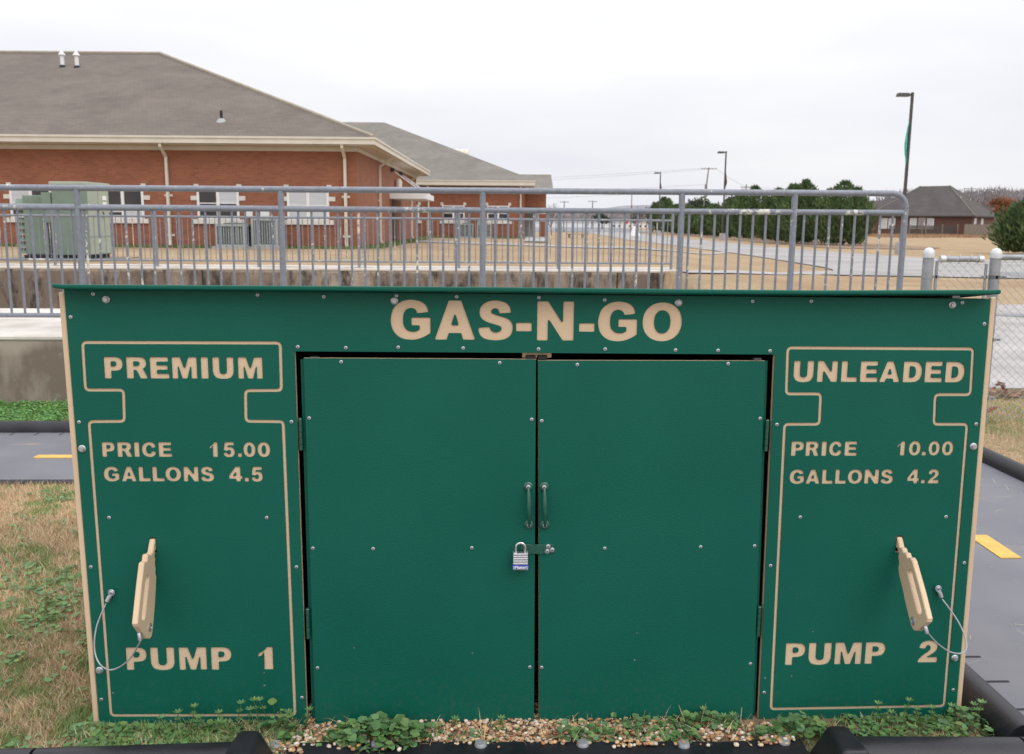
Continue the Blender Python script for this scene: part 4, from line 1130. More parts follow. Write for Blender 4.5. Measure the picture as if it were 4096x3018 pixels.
# stray dust smudges on the mat near the shed
# front edging: two rounded rubber curbs and the flat mat between them
def end_curb(name, path, label, cap_x, cap_dir):
    t = empty(name, (path[0][0], path[0][1], 0), 0, label, 'rubber curb', 'black rubber curbs in front of the play shed')
    ox, oy = path[0]
    PR = [(.062 * math.cos(t_), .012 + .078 * math.sin(t_)) for t_ in np.linspace(0, math.pi, 13)] + [(-.064, 0.0), (.064, 0.0)]
    for a_, b_ in zip(path[:-1], path[1:]):
        m = MB()
        L = Vector((b_[0] - a_[0], b_[1] - a_[1])); L.normalize()
        pts = [(a_[0] - ox + L.x * .004, a_[1] - oy + L.y * .004)] + [(a_[0] - ox + (b_[0] - a_[0]) * k / 6, a_[1] - oy + (b_[1] - a_[1]) * k / 6) for k in range(1, 6)] + [(b_[0] - ox - L.x * .004, b_[1] - oy - L.y * .004)]
        sweep(m, pts, PR); m.build('curb_section', M['rubber'], t)
    if cap_x is not None:
        m = MB()
        cx_, cy_ = cap_x[0] - ox, cap_x[1] - oy
        m.hexa([(cx_ - .055, cy_ - .09, 0), (cx_ + .055, cy_ - .09, 0), (cx_ + .055, cy_ + .075, 0), (cx_ - .055, cy_ + .075, 0)],
               [(cx_ - (.05 if cap_dir > 0 else .02), cy_ - .075, .098), (cx_ + (.02 if cap_dir > 0 else .05), cy_ - .075, .098), (cx_ + (.018 if cap_dir > 0 else .035), cy_ + .045, .102), (cx_ - (.035 if cap_dir > 0 else .018), cy_ + .045, .102)])
        m.build('end_cap', M['rubber'], t, bevel=.012, seg=3)
        MB().lathe([(.014, 0), (.012, -.004), (.003, -.002)], (cx_ + (0.0), cy_ - .088, .055), 'y', 10).build('cap_dimple', M['dark'], t)
    return t
end_curb('rubber_curb', [(-2.6, -.262), (-1.272, -.256), (-.755, -.238)], 'black rounded rubber curb in front of the pump 1 side of the play shed', (-.74, -.232), 1)
end_curb('rubber_curb', [(2.6, -.262), (1.262, -.262), (.80, -.248)], 'black rounded rubber curb in front of the pump 2 side of the play shed', (.785, -.243), -1)
flat([(-3.2, -2.6), (1.374, -2.6), (1.374, -.345), (-3.2, -.345)])  # unseen mat added before the shed to darken the light bounced onto it
fm = flat([(-.69, -.338), (.73, -.338), (.73, -.118), (.52, -.128), (.2, -.122), (-.1, -.115), (-.57, -.104), (-.69, -.112)], 'rubber_mat', M['rubber'], .016, None)
tag(fm, 'flat black rubber mat edge lying in front of the gravel strip', 'mat')
pinm = MB()
pinm.lathe([(.017, .0), (.017, .008), (.014, .013), (.006, .014), (.0055, .011)], n=14, smooth=True)
pm_ = pinm.mesh('anchor_pin', M['stone_grey'])
for x_, y_ in ((-.697, -.125), (-.428, -.126), (-.148, -.134), (.127, -.138), (.4, -.148), (.677, -.139)):
    link('anchor_pin', pm_, fm, (x_, y_, .012))

# ------------------------------------------------------------------ lettering shapes (outline fonts drawn as corner 'c' and smooth 's' points)
def G(*contours): return contours
def pl(*p): return [(x, y, 0) for x, y in p]
def sm(*p): return [(x, y, 1) for x, y in p]
def ring(w=1.0, inner=(.30, .20)):
    o_ = [(.5 + .5 * math.copysign(abs(math.cos(t_)) ** .93, math.cos(t_)), .5 + .5 * math.copysign(abs(math.sin(t_)) ** .93, math.sin(t_)), 2) for t_ in np.linspace(0, 2 * math.pi, 44, endpoint=False)]
    a_, b_ = .5 - inner[0], .5 - inner[1]
    i_ = [(.5 + a_ * math.copysign(abs(math.cos(t_)) ** .9, math.cos(t_)), .5 + b_ * math.copysign(abs(math.sin(t_)) ** .9, math.sin(t_)), 2) for t_ in np.linspace(0, 2 * math.pi, 36, endpoint=False)]
    return (o_, i_)
GL = {
 'I': G(pl((0, 0), (0, 1), (1, 1), (1, 0))),
 '-': G(pl((0, .23), (0, .45), (1, .45), (1, .23))),
 '.': G(pl((0, 0), (0, .27), (1, .27), (1, 0))),
 'L': G(pl((0, 0), (0, 1), (.39, 1), (.39, .23), (1, .23), (1, 0))),
 'E': G(pl((0, 0), (0, 1), (.97, 1), (.97, .785), (.36, .785), (.36, .615), (.93, .615), (.93, .41), (.36, .41), (.36, .22), (1, .22), (1, 0))),
 'A': G(pl((0, 0), (.345, 1), (.655, 1), (1, 0), (.70, 0), (.65, .17), (.345, .17), (.295, 0)), pl((.405, .37), (.595, .37), (.5, .70))),
 'N': G(pl((0, 0), (0, 1), (.30, 1), (.705, .42), (.705, 1), (1, 1), (1, 0), (.70, 0), (.295, .58), (.295, 0))),
 'M': G(pl((0, 0), (0, 1), (.335, 1), (.5, .42), (.665, 1), (1, 1), (1, 0), (.765, 0), (.765, .66), (.60, 0), (.40, 0), (.235, .66), (.235, 0))),
 'U': G(pl((0, 1), (.33, 1)) + sm((.33, .42), (.345, .30), (.40, .235), (.5, .215), (.60, .235), (.655, .30), (.67, .42)) + pl((.67, 1), (1, 1)) + sm((1, .42), (.975, .24), (.88, .08), (.72, .005), (.5, -.015), (.28, .005), (.12, .08), (.025, .24), (0, .42))),
 'P': G(pl((0, 0), (0, 1), (.55, 1)) + sm((.80, .965), (.95, .86), (1, .69), (.95, .51), (.80, .395), (.55, .36)) + pl((.37, .36), (.37, 0)), pl((.37, .565), (.37, .80), (.49, .80)) + sm((.59, .785), (.64, .74), (.65, .685), (.64, .63), (.59, .58), (.49, .565))),
 'R': G(pl((0, 0), (0, 1), (.55, 1)) + sm((.77, .97), (.90, .88), (.94, .72), (.90, .56), (.78, .45)) + sm((.83, .36)) + pl((1, 0), (.635, 0)) + sm((.51, .29), (.46, .37), (.40, .395)) + pl((.335, .395), (.335, 0)), pl((.335, .585), (.335, .80), (.47, .80)) + sm((.56, .785), (.605, .745), (.61, .69), (.60, .64), (.55, .595), (.47, .585))),
 'D': G(pl((0, 0), (0, 1), (.48, 1)) + sm((.72, .965), (.89, .85), (.98, .67), (1, .5), (.98, .33), (.89, .15), (.72, .035), (.48, 0)), pl((.345, .225), (.345, .775), (.44, .775)) + sm((.56, .75), (.63, .66), (.655, .5), (.63, .34), (.56, .25), (.44, .225))),
 'O': G(*ring(1.0, (.295, .205))),
 '0': G(*ring(1.0, (.335, .21))),
 'C': G(pl((.975, .66)) + sm((.92, .82), (.80, .945), (.64, 1.0), (.5, 1.01), (.28, .955), (.09, .80), (.0, .5), (.08, .2), (.27, .04), (.5, -.01), (.68, .005), (.83, .07), (.93, .18)) + pl((.985, .34), (.69, .425)) + sm((.65, .30), (.59, .235), (.51, .215), (.40, .255), (.33, .36), (.31, .5), (.33, .65), (.40, .76), (.51, .795), (.60, .765), (.655, .70)) + pl((.68, .60))),
 'G': G(pl((.955, .70)) + sm((.90, .85), (.78, .955), (.62, 1.0), (.48, 1.01), (.27, .96), (.08, .80), (.0, .5), (.06, .22), (.24, .045), (.48, -.01), (.68, .01), (.85, .075)) + pl((1, .165), (1, .56), (.52, .56), (.52, .36), (.725, .36), (.725, .25)) + sm((.63, .205), (.53, .20), (.41, .24), (.33, .35), (.31, .5), (.33, .66), (.40, .765), (.51, .80), (.59, .78), (.64, .735)) + pl((.665, .665))),
 'S': G(pl((.95, .70)) + sm((.90, .86), (.76, .965), (.50, 1.01), (.25, .97), (.09, .86), (.04, .72), (.08, .58), (.22, .475), (.48, .40), (.63, .355), (.675, .30), (.63, .225), (.51, .195), (.40, .225), (.345, .285)) + pl((.335, .335), (.0, .315)) + sm((.05, .14), (.20, .03), (.50, -.01), (.77, .025), (.94, .13), (1.0, .30), (.965, .45), (.84, .55), (.60, .62), (.43, .67), (.375, .72), (.41, .785), (.49, .81), (.57, .785), (.60, .73)) + pl((.615, .68))),
 '1': G(pl((.10, .74), (.0, .56)) + sm((.25, .62), (.42, .72)) + pl((.42, .0), (1, 0), (1, 1), (.62, 1)) + sm((.48, .88), (.30, .79))),
 '2': G(pl((.04, .665)) + sm((.09, .83), (.22, .95), (.50, 1.01), (.78, .955), (.93, .83), (.955, .69), (.90, .55), (.76, .42), (.58, .31), (.51, .255)) + pl((.98, .255), (.98, 0), (0, 0)) + sm((.06, .15), (.22, .32), (.45, .48), (.58, .60), (.60, .70), (.56, .775), (.49, .80), (.42, .77), (.385, .70)) + pl((.375, .635))),
 '4': G(pl((.50, 1), (.86, 1), (.86, .375), (1, .375), (1, .175), (.86, .175), (.86, 0), (.53, 0), (.53, .175), (0, .175), (0, .40)), pl((.53, .375), (.53, .68), (.27, .375))),
 '5': G(pl((.17, 1), (.93, 1), (.93, .78), (.41, .78), (.385, .655)) + sm((.52, .685), (.72, .665), (.91, .55), (.985, .34), (.93, .16), (.77, .035), (.5, -.01), (.24, .02), (.08, .12)) + pl((.0, .285), (.325, .325)) + sm((.38, .22), (.49, .18), (.60, .22), (.65, .33), (.60, .44), (.50, .475), (.41, .455), (.36, .41)) + pl((.05, .44))),
}


def trace(cont, w, h, rad):
    """turn one glyph contour into a dense closed polyline with rounded corners"""
    P = [(x * w, y * h, f) for x, y, f in cont]
    n = len(P)
    if P[0][2] == 2: return [(x, y) for x, y, f in P]
    out_ = []
    def seg_cr(p0, p1, p2, p3, k=5):
        r_ = []
        for i in range(1, k):
            t_ = i / k
            r_.append(tuple(0.5 * (2 * p1[j] + (p2[j] - p0[j]) * t_ + (2 * p0[j] - 5 * p1[j] + 4 * p2[j] - p3[j]) * t_ * t_ + (3 * p1[j] - p0[j] - 3 * p2[j] + p3[j]) * t_ ** 3) for j in (0, 1)))
        return r_
    for i in range(n):
        a_, b_, c_, d_ = P[i - 1], P[i], P[(i + 1) % n], P[(i + 2) % n]
        if b_[2] == 0:
            v1 = Vector((a_[0] - b_[0], a_[1] - b_[1])); v2 = Vector((c_[0] - b_[0], c_[1] - b_[1]))
            l1, l2 = v1.length, v2.length
            ang = v1.angle(v2) if l1 > 1e-9 and l2 > 1e-9 else math.pi
            if ang < 2.9:
                rr = min(rad / math.tan(max(ang, .5) / 2), .42 * l1, .42 * l2) if rad else 0
                pA = Vector(b_[:2]) + v1 / l1 * rr; pB = Vector(b_[:2]) + v2 / l2 * rr
                for k in range(5):
                    t_ = k / 4
                    q = pA * (1 - t_) ** 2 + Vector(b_[:2]) * 2 * t_ * (1 - t_) + pB * t_ ** 2
                    out_.append((q.x, q.y))
            else: out_.append(b_[:2])
        else: out_.append(b_[:2])
        if b_[2] == 1 or c_[2] == 1:     # curved stretch between b and c
            p0 = a_ if b_[2] == 1 else b_
            p3 = d_ if c_[2] == 1 else c_
            out_ += seg_cr(p0, b_, c_, p3)
    # drop near-duplicates
    res = []
    for q in out_:
        if not res or (q[0] - res[-1][0]) ** 2 + (q[1] - res[-1][1]) ** 2 > 1e-9: res.append(q)
    if (res[0][0] - res[-1][0]) ** 2 + (res[0][1] - res[-1][1]) ** 2 < 1e-9: res.pop()
    return res


def word_contours(letters):
    out_ = []
    for ch, cx, base, w, h in letters:
        for c_ in GL[ch]:
            out_.append([(cx - w / 2 + x, base + y) for x, y in trace(c_, w, h, .0036 if h > .08 else .0028)])
    return out_


def loop_area(c):
    return sum(c[i - 1][0] * c[i][1] - c[i][0] * c[i - 1][1] for i in range(len(c))) / 2


def inside(p, c):
    r_ = False
    for i in range(len(c)):
        (x0, y0), (x1, y1) = c[i - 1], c[i]
        if (y0 > p[1]) != (y1 > p[1]) and p[0] < (x1 - x0) * (p[1] - y0) / (y1 - y0) + x0: r_ = not r_
    return r_


def fill(conts):
    """triangulate the area between closed outlines (even-odd)"""
    vs_, es_ = [], []
    for c in conts:
        b = len(vs_); n = len(c)
        vs_ += [Vector(q) for q in c]; es_ += [(b + i, b + (i + 1) % n) for i in range(n)]
    v2, e2, f2, *_ = mathutils.geometry.delaunay_2d_cdt(vs_, es_, [], 0, 1e-7)
    A_ = np.array([q[:] for q in v2])
    P_ = np.array([A_[list(f)].mean(0) for f in f2]); par = np.zeros(len(P_), bool)
    for c in conts:
        A = np.array(c); B = np.roll(A, 1, 0)
        for (x1, y1), (x0, y0) in zip(A, B):
            k = ((y0 > P_[:, 1]) != (y1 > P_[:, 1]))
            if y1 != y0: k &= P_[:, 0] < (x1 - x0) * (P_[:, 1] - y0) / (y1 - y0) + x0
            else: k[:] = False
            par ^= k
    return [q[:] for q in v2], [tuple(f) for f, p in zip(f2, par) if p]


def plate(name, contours, depth, mapf, m, parent, bevel=0.0):
    """solid sheet filled between closed outlines (even-odd), thickness depth; mapf maps (u, v, w) to xyz, w runs -depth/2 (back) to depth/2 (front); bevel chamfers both rims"""
    oriented, shrunk = [], []
    for i, c in enumerate(contours):
        dpt = sum(inside(c[0], d) for j, d in enumerate(contours) if j != i)
        want = 1 if dpt % 2 == 0 else -1           # solid lies on the left of travel
        c = list(c) if loop_area(c) * want > 0 else list(c)[::-1]
        oriented.append(c)
        shrunk.append(offset_loop(c, -bevel) if bevel else c)
    h = depth / 2
    mb = MB()
    for cs, w_, flip in ((shrunk, h, False), (shrunk, -h, True)):
        v2, f2 = fill(cs)
        mb.add([mapf(Vector((q[0], q[1], w_))) for q in v2], [f[::-1] if flip else f for f in f2])
    lev = [(shrunk, h), (oriented, h - bevel), (oriented, -h + bevel), (shrunk, -h)] if bevel else [(oriented, h), (oriented, -h)]
    for i in range(len(contours)):
        n = len(oriented[i])
        vs_, fs_ = [], []
        for cs, w_ in lev: vs_ += [mapf(Vector((q[0], q[1], w_))) for q in cs[i]]
        for l in range(len(lev) - 1):
            for k in range(n):
                k2 = (k + 1) % n
                fs_.append((l * n + k, (l + 1) * n + k, (l + 1) * n + k2, l * n + k2))
        mb.add(vs_, fs_)
    return mb.build(name, m, parent, fixn=False)


def round_poly(pts, r):
    return trace([(x, y, 0) for x, y in pts], 1, 1, r)


def offset_loop(pts, d):
    out_ = []; n = len(pts)
    for i in range(n):
        a_, b_ = Vector(pts[i - 1]), Vector(pts[(i + 1) % n])
        t_ = (b_ - a_).normalized()
        out_.append((pts[i][0] + t_.y * d, pts[i][1] - t_.x * d))
    return out_


# ------------------------------------------------------------------ the play shed
shed = empty('play_shed', (0, 0, 0), 0, 'dark green play shed like a petrol station with tan engraved lettering and two padlocked doors', 'play shed')
TLp, TRp, BRp, BLp = D['panel']
oTL, oTR, oBR, oBL = D['opening']
outer = [tuple(TLp), tuple(TRp), tuple(BRp), (oBR[0], oBR[1]), (oTR[0], oTR[1]), (oTL[0], oTL[1]), (oBL[0], oBL[1]), tuple(BLp)]
loops = []
for key in ('outL', 'outR'):
    c_ = round_poly(D[key], .011)
    loops.append((offset_loop(c_, .0042), offset_loop(c_, -.0042)))
word_sets = [(nm, word_contours(L)) for nm, L in D['words']]
slots = []
for (a_, b_), dz in ((D['nozLslot'], .047), (D['nozRslot'], .05)):
    z1_ = a_[1] + .003
    slots.append([(a_[0] - .0015, z1_), (b_[0] + .0015, z1_), (b_[0] + .0015, z1_ - dz), (a_[0] - .0015, z1_ - dz)])
cont = [outer]
for o_, i_ in loops: cont += [o_, i_]
for nm, cs in word_sets: cont += cs
cont += slots
xz = lambda y0: (lambda c: (c.x, y0 - c.z, c.y))
plate('front_skin', cont, .0042, xz(.0021), M['green'], shed, bevel=.0007)
plate('front_core', [outer] + slots, .0135, xz(.0042 + .00685), M['tan'], shed)
for o_, i_ in loops:
    plate('engraved_outline', [offset_loop(o_, .0002), offset_loop(i_, -.0002)], .0006, xz(.0039), M['tan'], shed)
for (nm, cs) in word_sets:
    o = plate('engraved_word', cs, .0006, xz(.0039), M['tan'], shed)
    o['label'] = 'tan engraved ' + {'1': 'numeral 1', '2': 'numeral 2', '15.00': 'figure 15.00', '10.00': 'figure 10.00', '4.5': 'figure 4.5', '4.2': 'figure 4.2'}.get(nm, 'word ' + nm)
# sides, back, sloping lid
def side(x0t, x0b, th):
    ztf, ztb = 1.2195, 1.105
    MB().hexa([(x0b, .003, 0), (x0b + th, .003, 0), (x0b + th, .86, 0), (x0b, .86, 0)], [(x0t, .003, ztf), (x0t + th, .003, ztf), (x0t + th, .86, ztb), (x0t, .86, ztb)]).build('side_panel', M['tan'], shed, bevel=.003, seg=2)
side(-1.2412, -1.2316, .0155)
side(1.2152, 1.2276, .0155)
MB().hexa([(-1.216, .842, 0), (1.227, .842, 0), (1.227, .858, 0), (-1.216, .858, 0)], [(-1.225, .842, 1.10), (1.214, .842, 1.10), (1.214, .858, 1.10), (-1.225, .858, 1.10)]).build('back_panel', M['green'], shed)
MB().box(-.66, .66, .70, .72, .0, 1.08).build('shade_board', M['dark'], shed)  # near-black boards put the shade inside the shed into colour
MB().box(-.66, -.652, .05, .70, 0, 1.1).build('shade_board', M['dark'], shed)
MB().box(.654, .662, .05, .70, 0, 1.1).build('shade_board', M['dark'], shed)
lm = MB()
prof_x = [(-1.2330, 1.2350, 1.2462), (-1.2016, 1.2322, 1.2445), (-.6763, 1.2315, 1.2440), (-.0706, 1.2303, 1.2436), (.3773, 1.2282, 1.2408), (.7364, 1.2278, 1.2400), (1.1965, 1.2313, 1.2438), (1.2128, 1.2328, 1.2448)]
prof_x = [(p[0], p[1] - .0012, p[2] - .0012) for p in prof_x]
vs_, fs_ = [], []
for x_, zb, zt in prof_x:
    vs_ += [(x_, -.05, zb), (x_, -.05, zt), (x_, .90, zt - .125), (x_, .90, zb - .125)]
for i in range(len(prof_x) - 1):
    for k in range(4):
        k2 = (k + 1) % 4; fs_.append((i * 4 + k, (i + 1) * 4 + k, (i + 1) * 4 + k2, i * 4 + k2))
n_ = len(prof_x) - 1
fs_ += [(0, 1, 2, 3), (n_ * 4 + 3, n_ * 4 + 2, n_ * 4 + 1, n_ * 4)]
lm.add(vs_, fs_); lm.build('lid', M['green'], shed, bevel=.0042, seg=3)
# cleats that hold the lid, just seen in the gap
for x_ in (-.9, .5, 1.12): MB().box(x_, x_ + .02, .02, .04, 1.19, 1.222).build('lid_screw', M['steel'], shed)

# fasteners
scm = MB()
scm.lathe([(.0050, 0.0), (.0050, -.0010), (.0046, -.0016), (.0030, -.0021), (.0008, -.0022)], n=14, axis='y')
scm.box(-.0027, .0027, -.0025, -.0017, -.0006, .0006, 1)
scm.box(-.0006, .0006, -.0025, -.0017, .0007, .0027, 1); scm.box(-.0006, .0006, -.0025, -.0017, -.0027, -.0007, 1)
SCREW = scm.mesh('screw', [M['steel'], M['slot']])
bom = MB()
bom.lathe([(.0105, .0), (.0105, -.0016), (.0085, -.0032), (.0074, -.0036)], n=20, axis='y')
hexp = [(.0068 * math.cos(k * math.pi / 3 + .3), .0068 * math.sin(k * math.pi / 3 + .3)) for k in range(6)]
bom.prism(hexp, -.0085, -.003, 'y')
BOLT = bom.mesh('bolt', M['steel'], bevel=.0006)
def put_screw(parent, x, z, y=0.0, nm='screw', me=None):
    o = link(nm, me or SCREW, parent, (x, y, z)); o.rotation_euler = (0, random.uniform(0, 3.1), 0); return o
for x_, z_ in D['scr_panel']: put_screw(shed, x_, z_)
for x_, z_ in D['bolts']: put_screw(shed, x_, z_, 0, 'bolt', BOLT)

# doors
SC2 = scm.mesh('screw', [M['steel'], M['slot']])
def make_door(key, hx):
    q = [tuple(p) for p in D[key]]
    d = plate('door', [round_poly(q, .002)], .0035, xz(.0018), M['green'], shed, bevel=.0008)
    ins = q
    plate('door_core', [ins], .011, xz(.0035 + .0056), M['tan'], d)
    s = -1 if hx < 0 else 1
    bx = [(min(q[0][0], q[3][0]) - (.011 if s < 0 else -.003), .01), (max(q[1][0], q[2][0]) + (.011 if s > 0 else -.003), .01), (max(q[1][0], q[2][0]) + (.011 if s > 0 else -.003), 1.043), (min(q[0][0], q[3][0]) - (.011 if s < 0 else -.003), 1.043)]
    e_ = .011 if s < 0 else -.003; g_ = .011 if s > 0 else -.003
    bx = [(q[3][0] - e_, .01), (q[2][0] + g_, .01), (q[1][0] + g_, 1.043), (q[0][0] - e_, 1.043)]
    MB().prism(bx, .016, .026, 'y').build('door_backing', M['green'], d)
    for x_, z_ in D['scr_' + key]: put_screw(d, x_, z_, 0, 'screw', SC2)
    return d
dl = make_door('doorL', -1)
dr = make_door('doorR', 1)
for k, ((a_, b_)) in enumerate(D['hinges']):
    d = dl if k < 2 else dr
    s = 1 if k < 2 else -1
    z1_, z0_ = a_[1], b_[1]
    m = MB()
    for j in range(5):
        h = (z1_ - z0_) / 5
        m.lathe([(.0048, z0_ + j * h + .0006), (.0048, z0_ + (j + 1) * h - .0006)], ((a_[0] + b_[0]) / 2 + s * .002, .004, 0), n=10)
    m.lathe([(.0058, z1_), (.004, z1_ + .003)], ((a_[0] + b_[0]) / 2 + s * .002, .004, 0), n=10)
    m.box((a_[0] + b_[0]) / 2 - .001, (a_[0] + b_[0]) / 2 + .001, .006, .03, z0_, z1_)
    m.build('hinge', M['green_metal'], d)
for (t_, b_), d in zip(D['handles'], (dl, dr)):
    m = MB()
    for p in (t_, b_):
        m.lathe([(.0135, 0), (.0135, -.002), (.011, -.0042), (.006, -.005)], (p[0], 0, p[1]), 'y', 18)
    pts, rd = [], []
    for k in range(17):
        u_ = k / 16
        x_ = t_[0] + (b_[0] - t_[0]) * u_; z_ = t_[1] + (b_[1] - t_[1]) * u_
        o_ = math.sin(math.pi * (u_ * .86 + .07)) ** .6
        pts.append((x_, -.003 - .022 * o_, z_ - (.012 if 0 else 0)))
        rd.append(.0036 + .0034 * math.sin(math.pi * u_) ** 1.2)
    pts = [(p[0], p[1], p[2]) for p in pts]
    m.tube(pts, rd, 12)
    m.build('handle', M['green_metal'], d)
    for p in (t_, b_):
        o = link('screw', SC2, d, (p[0], -.0045, p[1] + (.0 if p is t_ else .0)))
        o.scale = (1.25, 1.25, 1.25)
# hasp on the right-hand door
hz0, hz1 = .5065, .5340
hm = MB()
hm.box(.0275, .0530, -.0022, -.0002, hz0 + .0008, hz1)
hm.lathe([(.0032, hz0), (.0032, hz0 + .008)], (.0258, -.003, 0), n=10)
hm.lathe([(.0032, hz1 - .008), (.0032, hz1)], (.0258, -.003, 0), n=10)
hm.lathe([(.0030, hz0 + .0085), (.0030, hz1 - .0085)], (.0258, -.003, 0), n=10)
hm.prism([(-.019, hz0), (.0245, hz0), (.0245, hz1), (-.004, hz1), (-.008, hz1 - .003), (-.013, hz1), (-.036, hz1 + .002), (-.040, hz1 - .004), (-.040, hz0 + .006), (-.034, hz0), (-.024, hz0 + .003)], -.0042, -.0022, 'y')
hasp = hm.build('hasp', M['green_metal'], dr, bevel=.0005)
for p in D['haspscr']:
    o = link('screw', SC2, dr, (p[0], -.0022, p[1])); o.scale = (1.35, 1.2, 1.35)
MB().tube([(-.0315, .0, .5125), (-.0315, -.013, .5135), (-.0315, -.0165, .5185), (-.0315, -.0165, .5215), (-.0315, -.013, .5265), (-.0315, .0, .5275)], .0026, 8).build('staple', M['green_metal'], dl)
# tan stop block and black catches in the gap above the doors
sb = plate('stop_block', [[(-.0390, 1.0662), (.0392, 1.0655), (.0392, 1.050), (.028, 1.0485), (.028, 1.056), (.002, 1.056), (.0, 1.047), (-.003, 1.047), (-.004, 1.056), (-.030, 1.056), (-.030, 1.0485), (-.0390, 1.0495)]], .016, xz(.03), M['tan'], shed)
for x0_, x1_ in ((-.028, -.005), (.003, .027)): MB().box(x0_, x1_, .006, .03, 1.0475, 1.0545).build('catch', M['dark'], shed)
for x0_ in (-.60, .585): MB().box(x0_, x0_ + .02, .008, .03, 1.0455, 1.0515).build('catch', M['slot'], shed)
MB().box(-.64, .648, .03, .05, -.01, .012).build('sill_board', M['green'], shed)

# ------------------------------------------------------------------ padlock
px, pz = -.0405, .484
lock = empty('padlock', (px, -.020, pz), 0, 'small laminated steel padlock with blue band hanging from the green hasp', 'padlock')
for k in range(5):
    z0_ = .0005 + k * .0066
    MB().box(-.0205, .0205, -.010, .010, z0_, z0_ + .0061).build('body_plate', M['lam'], lock, bevel=.0012)
MB().box(-.0218, .0218, -.0115, .0115, -.0105, -.0002).build('bumper', M['blue'], lock, bevel=.0012)
MB().box(-.0205, .0205, -.0105, .0105, -.0135, -.0108).build('base_plate', M['lam'], lock, bevel=.0008)
sh = [(-.0130, 0, .030), (-.0130, 0, .0475)] + [(-.0130 * math.cos(math.pi * k / 10), 0, .0475 + .0130 * math.sin(math.pi * k / 10)) for k in range(1, 10)] + [(.0130, 0, .0475), (.0130, 0, .030)]
MB().tube(sh, .0033, 10).build('shackle', M['chrome'], lock)
for sx in (-1, 1):
    for sy in (-1, 1): MB().lathe([(.0022, .0333), (.0022, .0352), (.001, .0358)], (sx * .0178, sy * .007, 0), n=8).build('rivet', M['steel'], lock)
tx = bpy.data.curves.new('lock_text', 'FONT'); tx.body = 'Master'; tx.size = .0105; tx.align_x = 'CENTER'; tx.align_y = 'CENTER'; tx.extrude = .00015; tx.offset = .00035; tx.resolution_u = 2
tmp = bpy.data.objects.new('tmp', tx); COL.objects.link(tmp)
me = bpy.data.meshes.new_from_object(tmp.evaluated_get(bpy.context.evaluated_depsgraph_get()))
bpy.data.objects.remove(tmp); bpy.data.curves.remove(tx)
me.materials.clear(); me.materials.append(M['white'])
o = link('lettering', me, lock, (0, -.0118, -.0054)); o.rotation_euler = (R(90), 0, 0)
lb = MB()
for sx in (-1, 1):
    for k in range(3): lb.box(sx * .0172 - .0030, sx * .0172 + .0030, -.0119, -.0116, -.0085 + k * .0026, -.0075 + k * .0026)
lb.build('stripe', M['white'], lock)

# ------------------------------------------------------------------ toy nozzles on steel cables
def nozzle(prof, hole, X, side_s, bolt, bot, cab, eye, label):
    t = empty('toy_nozzle', (X, -.09, .43), 0, label, 'toy nozzle', 'tan toy fuel nozzles tethered to the play shed')
    L = lambda v: (v[0] - X, v[1] + .09, v[2] - .43)
    th = .0150
    x0 = -th if side_s > 0 else 0.0
    hole_c = [(h[0], h[1]) for h in hole]
    pc = round_poly(prof, .004)
    o = plate('handle_plate', [pc, hole_c], th, lambda c: (x0 + th / 2 + c.z, .09 - c.x, c.y - .43), M['tan'], t, bevel=.0022)
    m = MB(); bx = 0.0 if side_s > 0 else 0.0
    m.lathe([(.0115, 0), (.0115, side_s * .0014), (.0085, side_s * .0034), (.0045, side_s * .0040), (.0040, side_s * .0022)], (bx, bolt[1] + .09, bolt[2] - .43), 'x', 16)
    m.build('bolt', M['steel'], t)
    b3 = (X + (x0 + th / 2), bot[1], bot[2])
    pts = [L(c_[:3]) for c_ in cab] + [L((b3[0], b3[1] + .004, b3[2] - .002))]
    pts = cr_curve(pts, 4)
    MB().tube(pts, .00215, 7).build('cable', M['galvw'], t)
    e = Vector(L(eye[0])); f = Vector(L(eye[1])); g = Vector(L(cab[0]))
    m = MB()
    rp = [(e.x + .0072 * math.cos(k * math.pi / 8), e.y - .001, e.z + .0072 * math.sin(k * math.pi / 8)) for k in range(17)]
    m.tube(rp, .0024, 6, cap=False)
    m.build('eyelet', M['steel'], t)
    o = link('screw', SCREW, t, (e.x, e.y - .0005, e.z)); o.scale = (1.2, 1.6, 1.2)
    d = (g - e).normalized()
    m = MB(); m.tube([tuple(e + d * .009), tuple(e + d * .0105), tuple(e + d * .026), tuple(e + d * .0275)], [.004, .0062, .0062, .0045], 10); m.build('ferrule', M['steel'], t)
    a_ = Vector(pts[-1]); b_ = Vector(pts[-5])
    d = (b_ - a_).normalized()
    m = MB(); m.tube([tuple(a_ - d * .003), tuple(a_ + d * .001), tuple(a_ + d * .017), tuple(a_ + d * .0185)], [.004, .0053, .0053, .004], 10); m.build('ferrule', M['steel'], t)
    return t
profL = [(-.03, .5525), (.0, .5525), (.0125, .537), (.0235, .5225), (.0300, .5262), (.0375, .5215), (.0500, .5302), (.0590, .5300), (.0660, .5145), (.0770, .5190), (.0870, .5185), (.115, .4669), (.1572, .3810), (.1530, .3715), (.1036, .3157), (.0770, .3018), (.0645, .303), (.0522, .321), (.0316, .3681), (.0137, .4168), (.0045, .4500), (.0105, .461), (.0062, .473), (.0098, .485), (.0055, .4985), (.0092, .510), (.0035, .5205), (-.03, .522)]
profR = [(-.03, .5485), (.0, .5485), (.010, .537), (.0185, .5255), (.0300, .5292), (.0415, .5198), (.055, .5240), (.0675, .5140), (.0830, .5207), (.0945, .5163), (.156, .4524), (.2008, .3985), (.1992, .3879), (.1534, .3422), (.1330, .3340), (.1180, .3405), (.0789, .3846), (.0487, .4254), (.0278, .4484), (.0190, .4677), (.0225, .4818), (.0145, .4948), (.0150, .5082), (.0060, .5175), (-.03, .519)]
